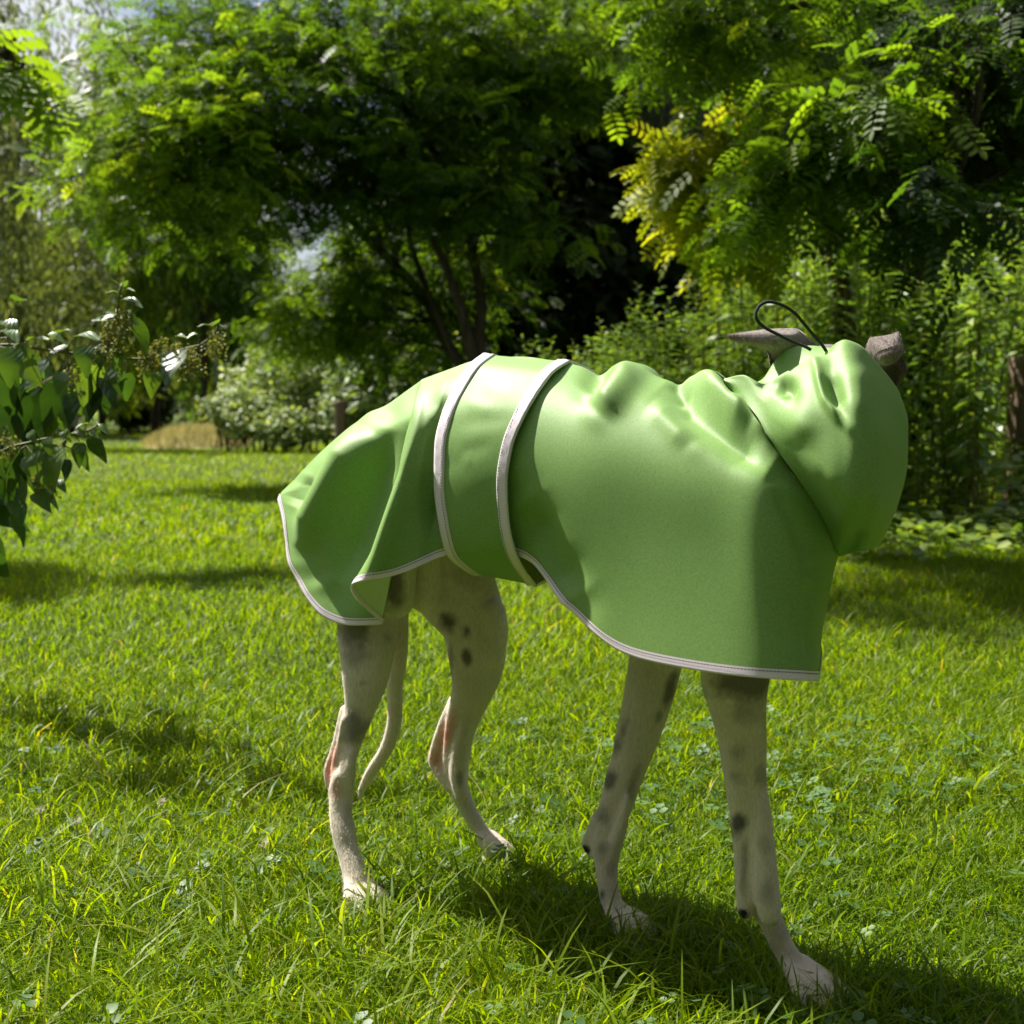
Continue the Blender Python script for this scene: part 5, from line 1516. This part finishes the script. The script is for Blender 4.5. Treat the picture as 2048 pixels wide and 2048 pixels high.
def left_nettles():
    rng = np.random.default_rng(71)
    lv = []
    for k in range(6):
        T, Q = ovate(.50+.05*k, droop=.10+.07*k, fold=.12+.05*(k % 3))
        T = T.copy(); T[:, 2] += .02*np.sin(T[:, 0]*9+k); T[:, 1] += .04*(k-2.5)*T[:, 0]**2
        lv.append(mesh('leaf', T, Q, M_BIGNET, {'tint': np.full(len(T), .15+.14*k)}))  # dark variants paint shaded leaves, light ones sunlit leaves
    def plant(name, lab, stem, Y, leaves, tassels, auto, r=.0042, lo=.08):
        q = catmull(np.array([P(a, b, Y+dy) for a, b, dy in stem]), 40)
        root = empty(name, (q[0][0], q[0][1], 0.0)); tag(root, lab, 'nettle')
        V, f = tube(q, np.linspace(r, r*.45, 40), 7)
        obj('stem', mesh('stem', V-np.array(root.location), f, M_STEM), root)
        pt = MB()
        def put(p, d, nr, L, k):
            lf = obj('leaf', lv[k], root); leaf_frame(lf, p, d, nr, L, root)
        for a, b, L, ang, face, k, dy in leaves:      # base px, length px, direction in the picture, how far it faces the camera
            p = P(a, b, Y+dy); s = L*(Y+dy)/F
            d = np.array([math.cos(R(ang)), rng.normal(-.5 if k >= 3 else 0, .2), -math.sin(R(ang))])
            nr = np.array([rng.normal(0, .2), -face, 1-face*.6])
            put(p, d, nr, s, k)
            j = q[np.argmin(np.linalg.norm(q-p, axis=1))]
            if np.linalg.norm(j-p) < .12:
                V, f = tube([j, (j+p)/2+[0, 0, .006], p], [.0014, .0012, .001], 4, False); pt.add(V, f)
        for k in range(auto):
            i = int(rng.uniform(lo, .97)*39); j = q[i]
            a = rng.uniform(0, 6.28)
            d = unit(np.array([math.cos(a), math.sin(a)*.8, rng.uniform(-.9, .1)]))
            pl = j + d*rng.uniform(.015, .04)
            V, f = tube([j, pl], [.0014, .001], 4, False); pt.add(V, f)
            put(pl, unit(d + np.array([0, 0, -.55])), np.array([rng.normal(0, .3), rng.normal(-.25, .3), .8]), rng.uniform(.045, .095), int(rng.integers(0, 6)))
        if pt.n:
            obj('leaf_stalks', pt.mesh('leaf_stalks', M_STEM, origin=root.location), root)['kind'] = 'stuff'
        tm = MB()
        for a, b, n, sp in tassels:
            for _ in range(n):
                p = P(a+rng.normal(0, sp), b+rng.normal(0, sp), Y+rng.normal(0, .02))
                ln = rng.uniform(.015, .04)
                e = p + np.array([rng.normal(0, .008), rng.normal(0, .008), -ln])
                V, f = tube([p, (p+e)/2+rng.normal(0, .003, 3), e], [.0006, .0006, .0004], 3, False); tm.add(V, f, .5)
                m = 12
                pos = p+(e-p)*rng.uniform(0, 1, (m, 1)) + rng.normal(0, .0018, (m, 3))
                T, Q = diamond(.9)
                tm.add(*scatter(T, Q, pos, rng.normal(0, 1, (m, 3)), rng.normal(0, 1, (m, 3)), rng.uniform(.004, .008, m), rng.uniform(0, 1, m)))
        if tm.n:
            o = obj('flower_tassels', tm.mesh('flower_tassels', M_TASSEL, smooth=False, origin=root.location), root); o['kind'] = 'stuff'
        return root
    # (base px, base py, length px, angle: 0 right, 90 down, facing, variant, extra distance)
    plant('nettle_plant', 'long nettle stem leaning in from the left edge, its tasselled tip above the lawn', [(-330, 1150, .1), (-260, 900, .1), (-120, 720, .05), (0, 690, 0), (90, 700, 0), (200, 712, 0), (290, 718, 0), (350, 702, 0), (410, 686, 0), (440, 652, 0)], 2.45,
          [(25, 695, 78, 95, .6, 4, -.1), (170, 690, 62, 88, .55, 4, -.06), (233, 705, 46, 80, .6, 5, -.03), (150, 672, 62, -8, .15, 4, 0), (135, 690, 60, 150, .2, 3, 0), (60, 715, 105, 110, .3, 0, .03), (98, 720, 95, 130, .35, 0, .05), (172, 735, 105, 92, .35, 1, .04), (200, 735, 95, 78, .3, 0, .06),
           (252, 745, 58, 88, .3, 2, .02), (307, 742, 52, 92, .3, 5, .02), (125, 745, 46, 100, .5, 4, -.04), (60, 680, 44, -20, .1, 5, 0), (95, 668, 40, 10, .2, 5, 0), (118, 665, 34, -30, .2, 4, 0), (225, 735, 60, 60, .3, 3, .03), (328, 705, 42, 60, .5, 4, -.02), (352, 672, 24, -10, .3, 5, 0), (395, 668, 26, 175, .2, 5, 0), (425, 652, 26, -15, .2, 5, 0), (418, 650, 24, 190, .2, 4, 0), (432, 650, 20, -70, .2, 5, 0),
           (0, 720, 110, 80, .4, 1, .0), (30, 760, 100, 100, .4, 0, .05), (-15, 790, 100, 70, .4, 1, .02), (140, 790, 80, 100, .3, 1, .06), (12, 660, 50, 20, .2, 4, 0), (190, 770, 80, 95, .35, 0, .05)],
          [(300, 705, 26, 11), (365, 705, 30, 12), (390, 715, 22, 10), (430, 675, 26, 10), (330, 690, 14, 8)], 16)
    plant('nettle_plant', 'upright nettle tip with pale flower tassels rising above the leaning stem', [(100, 1000, .15), (140, 850, .12), (185, 760, .08), (215, 690, .03), (230, 640, .0), (242, 572, -.02)], 2.42,
          [(228, 640, 40, 200, .5, 5, 0), (232, 625, 34, 170, .6, 5, -.02), (240, 600, 40, -10, .3, 4, 0), (245, 628, 42, 25, .3, 5, 0), (248, 600, 44, 5, .3, 4, 0), (236, 585, 24, -160, .2, 5, 0), (245, 580, 28, -15, .2, 5, 0), (240, 575, 24, -110, .2, 5, 0), (246, 574, 22, -60, .2, 4, 0), (210, 680, 60, 100, .4, 3, 0), (222, 660, 50, 20, .3, 4, 0)],
          [(222, 665, 30, 12), (238, 640, 26, 9), (210, 690, 22, 10), (250, 620, 12, 8)], 4)
    plant('nettle_plant', 'low nettle branch with heart-shaped leaves reaching over the lawn at left', [(-250, 1150, .1), (-100, 980, .05), (0, 905, 0), (60, 885, 0), (120, 872, 0), (175, 862, -.02), (196, 850, -.02)], 2.35,
          [(60, 862, 32, 60, .5, 4, -.02), (97, 875, 40, 88, .6, 4, -.02), (126, 862, 28, 50, .5, 5, -.02), (150, 860, 24, 20, .6, 4, -.02), (182, 862, 30, 25, .6, 5, -.02), (175, 848, 26, 190, .2, 5, 0), (192, 850, 34, 18, .3, 5, 0), (180, 875, 60, 65, .15, 1, 0), (132, 918, 46, 80, .1, 0, 0), (70, 890, 70, 82, .4, 3, .02), (160, 885, 50, 92, .3, 3, .02), (20, 905, 76, 80, .4, 2, .02),
           (0, 930, 90, 70, .4, 1, .02), (50, 945, 80, 100, .35, 1, .03), (30, 1000, 60, 60, .3, 3, .02), (70, 985, 50, 40, .4, 4, 0), (110, 960, 36, 30, .3, 4, 0), (5, 850, 80, 120, .5, 3, .0), (55, 920, 80, 70, .3, 2, .03)],
          [(80, 960, 12, 10), (20, 880, 14, 12)], 14, lo=.4)
    plant('nettle_plant', 'shaded nettle stem standing upright at the very left edge', [(-90, 1330, .25), (-60, 1100, .22), (-15, 900, .2), (10, 740, .2), (20, 620, .2)], 2.5,
          [(10, 760, 110, 60, .4, 0, .1), (40, 800, 110, 95, .4, 0, .1), (20, 850, 100, 75, .4, 1, .1), (5, 960, 90, 50, .4, 1, .1), (60, 830, 90, 100, .4, 0, .12), (20, 1030, 70, 60, .3, 2, .1), (10, 640, 50, 30, .2, 4, 0), (30, 600, 44, -20, .2, 4, 0)],
          [], 52, lo=.30)
    plant('nettle_plant', 'shaded nettle stem hanging dark leaves under the leaning one, left of the low branch', [(-160, 1300, .3), (-90, 1050, .3), (0, 870, .25), (80, 770, .2), (150, 745, .15), (200, 750, .12)], 2.45,
          [(40, 780, 110, 95, .35, 0, .05), (75, 775, 110, 85, .3, 0, .08), (110, 765, 100, 100, .3, 0, .05), (150, 760, 95, 85, .3, 1, .06), (185, 755, 85, 95, .3, 0, .05), (205, 752, 70, 60, .3, 1, .05), (20, 830, 100, 80, .3, 0, .05)], [(150, 740, 10, 8)], 40, lo=.45)
    plant('nettle_plant', 'second shaded nettle stem just inside the left edge under the leaning one', [(-160, 1330, .45), (-110, 1100, .42), (-30, 940, .4), (40, 810, .4), (75, 690, .38)], 2.5, [(60, 800, 100, 80, .4, 0, .2), (90, 770, 100, 100, .3, 1, .2), (50, 900, 80, 120, .3, 0, .2), (60, 960, 80, 40, .3, 1, .2)], [], 52, lo=.30)
left_nettles()

# ------------------------------------------------------------------ tall weeds along the right
def weeds():
    rng = np.random.default_rng(73)
    def make(kind, k):
        mb, st = MB(), MB()
        h = 1.0
        bend = rng.normal(0, .05, 2)
        z = np.linspace(0, h, 14); c = np.stack([bend[0]*z**2, bend[1]*z**2, z], 1)
        V, f = tube(c, np.linspace(.006, .002, 14), 5, False); st.add(V, f)
        T, Q = (simple_leaf(.36, .1) if kind != 1 else simple_leaf(.17, .06))
        n = [46, 84, 36][kind]
        i = np.linspace(.12, 1, n)**(.8)
        a = np.arange(n)*2.4 + rng.normal(0, .3, n) if kind else np.repeat(np.arange(n//2), 2)*1.571 + np.tile([0, math.pi], n//2) + rng.normal(0, .15, n)
        pos = np.stack([bend[0]*i**2, bend[1]*i**2, i*h], 1)
        d = np.stack([np.cos(a), np.sin(a), np.interp(i, [0, .8, 1], [-.45, -.1, .6])], 1)
        nr = np.stack([-.45*np.cos(a), -.45*np.sin(a), np.ones(n)], 1) + rng.normal(0, .25, (n, 3))
        s = [.085, .105, .075][kind]*np.interp(i, [0, .4, .85, 1], [.8, 1.1, .8, .35])*rng.uniform(.8, 1.2, n)
        mb.add(*scatter(T, Q, pos, d, nr, s, np.clip(.45+.25*i+rng.normal(0, .18, n), 0, 1)))
        if kind == 0:      # short side shoots near the top
            for _ in range(5):
                zz = rng.uniform(.55, .9); a0 = rng.uniform(0, 6.28); m = 10
                t = np.linspace(.1, 1, m)
                dd = np.array([math.cos(a0)*.6, math.sin(a0)*.6, .55])*.16
                pos = np.array([bend[0]*zz**2, bend[1]*zz**2, zz]) + t[:, None]*dd
                aa = np.arange(m)*2.4
                mb.add(*scatter(T, Q, pos, np.stack([np.cos(aa), np.sin(aa), .2+0*aa], 1), np.array([0, 0, 1.0])+rng.normal(0, .3, (m, 3)), rng.uniform(.03, .06, m), np.clip(.6+rng.normal(0, .15, m), 0, 1)))
        return mb.mesh('foliage', M_NETTLE, smooth=False), st.mesh('stem', M_STEM)
    var = [make(k % 3, k) for k in range(9)]
    prof = [(1010, 730), (1090, 690), (1180, 670), (1260, 640), (1310, 575), (1360, 620), (1430, 520), (1500, 420), (1580, 350), (1660, 340), (1740, 350), (1820, 390), (1900, 390), (1980, 360), (2060, 340), (2200, 330)]
    px_, py_ = zip(*prof)
    names = {0: ('nettle_stalk', 'leafy nettle stalk in the weed bank', 'weed', 'nettle stalks in the weed bank'),
             1: ('goldenrod_stalk', 'narrow-leaved goldenrod stalk in the weed bank', 'weed', 'goldenrod stalks in the weed bank'),
             2: ('mint_stalk', 'short broad-leaved stalk in the weed bank', 'weed', 'broad-leaved stalks in the weed bank')}
    def put(px, top, Y, kind, v):
        x = P(px, 900, Y)[0]
        h = max(.35, P(px, top, Y)[2])
        nm, lab, cat, grp = names[kind]
        zone = 0 if px < 1210 else 1 if px < 1420 else 2 if px < 1830 else 3
        wh = ('before the black hollow behind the dog\'s back', 'left of the dog\'s left ear', 'behind the hood and the ears', 'between the hood and the wooden post')[zone]
        lab = lab + ' ' + wh; grp = grp + ' ' + wh
        root = empty(nm, (x, Y, 0)); root.scale = (h*.5+.5, h*.5+.5, h); root.rotation_euler = (rng.normal(0, .07), rng.normal(0, .07), rng.uniform(0, 6.28))
        tag(root, lab, cat, grp)
        obj('stem', v[1], root); obj('foliage', v[0], root)
    for i in range(235):
        px = rng.uniform(1040, 2130)
        Y = rng.uniform(6.7, 8.6) if px > 1380 else rng.uniform(7.0, 8.8)
        if 1965 < px < 2160:
            Y = rng.uniform(8.7, 9.6)
        top = np.interp(px, px_, py_) + abs(rng.normal(0, 75)) + (25 if Y < 7.3 else 0)
        kind = 1 if (1450 < px < 1800 and rng.random() < .6) else (0 if rng.random() < .75 else 2)
        put(px, top, Y, kind, var[3*rng.integers(0, 3)+kind])
    for px, top in ((1315, 566), (1345, 600), (1205, 640), (1235, 655), (1262, 600), (1120, 680), (1095, 668), (1430, 548), (1505, 560)):
        put(px, top, 7.7, 0, var[3*rng.integers(0, 3)])
weeds()

# leafy ground cover at the foot of the weeds
def ground_cover():
    rng = np.random.default_rng(79)
    n = 5600
    px = rng.uniform(1500, 2150, n); Y = rng.uniform(5.4, 8.8, n)
    x = P(px, 900, Y)[:, 0]
    keep = rng.random(n) < np.interp(Y, [5.4, 6.4, 7.5], [.12, .7, 1])
    x, Y = x[keep], Y[keep]; n = len(x)
    pos = np.stack([x, Y, rng.uniform(.03, .16, n)*np.interp(Y, [5.4, 6.6, 7.0, 8.8], [.5, 1.0, 2.2, 3.4])], 1)
    a = rng.uniform(0, 6.28, n)
    mb = MB().add(*scatter(*simple_leaf(.8, .1), pos, np.stack([np.cos(a), np.sin(a), rng.uniform(-.3, .2, n)], 1), np.array([0, -.1, 1.0])+rng.normal(0, .3, (n, 3)), rng.uniform(.035, .08, n), np.clip(rng.normal(.75, .2, n), 0, 1)))
    o = obj('ground_cover', mb.mesh('ground_cover', M_NETTLE, smooth=False)); tag(o, 'low leafy ground cover between the lawn and the weed bank', 'ground cover', None, 'stuff')
ground_cover()

# ------------------------------------------------------------------ posts, pole, bank, people
def post(px, Y, w, h, lab):
    rng = np.random.default_rng(int(px))
    x = P(px, 900, Y)[0]
    zs = np.linspace(-.05, h, 22); n = 20
    a = np.linspace(0, 2*np.pi, n, endpoint=False)
    r = w/2*(1/np.maximum(np.abs(np.cos(a)), np.abs(np.sin(a))))**.75
    V = []
    for z in zs:
        rr = r*(1 + .03*np.sin(a*7+2)+.018*np.sin(a*13+z*3)) + rng.normal(0, w*.004, n)
        V.append(np.stack([rr*np.cos(a)+.01*z, rr*np.sin(a), np.full(n, z)+(.012*np.cos(a) if z == zs[-1] else 0)], 1))
    V = np.concatenate(V)
    i, j = np.meshgrid(np.arange(len(zs)-1), np.arange(n), indexing='ij')
    A = (i*n+j).ravel(); B = (i*n+(j+1) % n).ravel()
    f = np.stack([A, B, B+n, A+n], 1)
    V = np.concatenate([V, [[.01*h, 0, h+.006]]]); k = np.arange(n)
    cap = np.stack([(len(zs)-1)*n+k, (len(zs)-1)*n+(k+1) % n, np.full(n, len(V)-1)], 1)
    o = obj('wooden_post', mesh('wooden_post', V, [f, cap], M_WOOD, smooth=True), loc=(x, Y, 0))
    tag(o, lab, 'post')
post(2062, 8.3, .28, 1.0, 'thick weathered wooden post at the right picture edge by the weeds')
post(682, 18.7, .17, .80, 'short brown wooden post at the right end of the pale bush')

def pole():
    x = P(433, 850, 34)[0]
    root = empty('lamp_pole', (x, 34, 0)); tag(root, 'thin pale metal pole on the dry bank under the willow', 'pole')
    V, f = tube([[0, 0, 0], [0, 0, 1.0], [0, 0, 2.2]], [.06, .055, .05], 12); obj('post', mesh('post', V, f, M_METAL), root)
    V, f = tube([[0, 0, 1.9], [0, 0, 1.95], [0, 0, 2.25], [0, 0, 2.3]], [.04, .085, .085, .03], 12); obj('head', mesh('head', V, f, M_METAL), root)
pole()

def dry_bank():
    rng = np.random.default_rng(83)
    cx, cy = P(395, 860, 26)[0], 26.0
    n = 40
    u, v = np.meshgrid(np.linspace(-1, 1, n), np.linspace(-1, 1, n))
    r = np.hypot(u, v)
    hgt = .42*np.clip(1-r**2, 0, 1)**.7*(1+.15*np.sin(u*6)*np.cos(v*5)) - .08
    V = np.stack([u*.95, v*1.4, hgt*.75], -1).reshape(-1, 3)
    root = empty('earth_bank', (cx, cy, 0)); tag(root, 'low bank of dry straw-coloured grass at the far end of the lawn', 'bank')
    obj('soil', mesh('soil', V, grid_faces(n, n), M_DRYSOIL), root)
    m = 5000
    a = rng.uniform(0, 6.28, m); q = np.sqrt(rng.uniform(0, 1.1, m))
    x, y = q*np.cos(a)*.98, q*np.sin(a)*1.42
    z = (.42*np.clip(1-q**2, 0, 1)**.7-.08)*.75
    pos = np.stack([x, y, np.maximum(z, -.02)], 1)
    T = np.array([[0, -.04, 0], [0, .04, 0], [1, 0, .1]]); Q = np.array([[0, 1, 2]])
    mb = MB().add(*scatter(T, Q, pos, np.array([0, 0, 1.0])+rng.normal(0, .35, (m, 3)), rng.normal(0, 1, (m, 3)), rng.uniform(.10, .26, m), rng.uniform(0, 1, m)))
    o = obj('dry_grass', mb.mesh('dry_grass', M_DRY, smooth=False, origin=None), root); o['kind'] = 'stuff'
dry_bank()

def person(px, Y, shirt, trousers, face, lab, lean=0.0):
    """someone sitting on the grass, knees drawn up"""
    x = P(px, 850, Y)[0]
    mb = MB()
    def cap(a, b, r0, r1):
        V, f = chain([np.array(a, float), (np.array(a, float)+np.array(b, float))/2, np.array(b, float)], [r0, (r0+r1)/2, r1], 12, 10); mb.add(V, f)
    cap((0, 0, .13), (0, .02+lean, .36), .15, .15); cap((0, .02+lean, .36), (0, .03+lean, .55), .15, .16)
    cap((0, .03+lean, .56), (0, .02+lean, .66), .06, .055); cap((0, .01+lean, .74), (0, .0+lean, .79), .085, .09)
    cap((0, -.07+lean, .74), (0, -.09+lean, .75), .02, .012)
    for s in (-1, 1):
        cap((s*.09, 0, .12), (s*.12, -.36, .42), .085, .062); cap((s*.12, -.36, .42), (s*.12, -.44, .06), .06, .042); cap((s*.12, -.42, .05), (s*.13, -.60, .04), .042, .034)
        cap((s*.19, .03+lean, .55), (s*.24, -.10, .34), .05, .042); cap((s*.24, -.10, .34), (s*.14, -.30, .40), .04, .03)
        cap((s*.085, lean+.01, .77), (s*.09, lean+.02, .76), .018, .016)
        for k in range(4):
            cap((s*.13+k*.012*s, -.32, .42), (s*.12+k*.014*s, -.37, .44), .010, .007)
        cap((s*.12, -.30, .41), (s*.09, -.33, .45), .011, .008)
    V = np.concatenate(mb.V)
    me = mesh('person_raw', V, [np.concatenate(v) for v in mb.F.values()])
    tmp = obj('person_raw', me); rm = tmp.modifiers.new('r', 'REMESH'); rm.mode = 'VOXEL'; rm.voxel_size = .022
    sm = tmp.modifiers.new('s', 'SMOOTH'); sm.iterations = 3
    dg = bpy.context.evaluated_depsgraph_get(); dg.update()
    nm = bpy.data.meshes.new_from_object(tmp.evaluated_get(dg)); bpy.data.objects.remove(tmp)
    n = len(nm.vertices); co = np.empty(n*3, np.float32); nm.vertices.foreach_get('co', co); co = co.reshape(-1, 3)
    C = np.tile(np.array([.45, .28, .20]), (n, 1))
    C[(co[:, 2] > .16) & (co[:, 2] < .63) & (co[:, 1] > -.28)] = shirt
    C[(np.abs(co[:, 0]) < .2) & (co[:, 1] < -.0) & (co[:, 2] < .5) & (co[:, 1] > -.46) & (co[:, 2] < .14 - co[:, 1]*.95)] = trousers
    C[co[:, 2] < .16] = trousers
    hair = (co[:, 2] > .66) & ((co[:, 1] > lean-.01) | (co[:, 2] > .84))
    C[hair] = (.05, .03, .02)
    at = nm.attributes.new('Col', 'FLOAT_COLOR', 'POINT'); at.data.foreach_set('color', np.c_[C, np.ones(n)].astype(np.float32).ravel())
    nm.materials.clear(); nm.materials.append(M_FUR)
    nm.polygons.foreach_set('use_smooth', np.ones(len(nm.polygons), bool))
    o = obj('person', nm, loc=(x, Y, 0)); o.rotation_euler = (0, 0, face); nm.name = 'person'
    tag(o, lab, 'person')
person(128, 37, (.55, .20, .12), (.06, .07, .10), .9, 'person in an orange top sitting on the far lawn beyond the nettles')
person(143, 36.6, (.55, .53, .50), (.03, .035, .05), -.5, 'person in a pale top and dark trousers sitting on the far lawn')
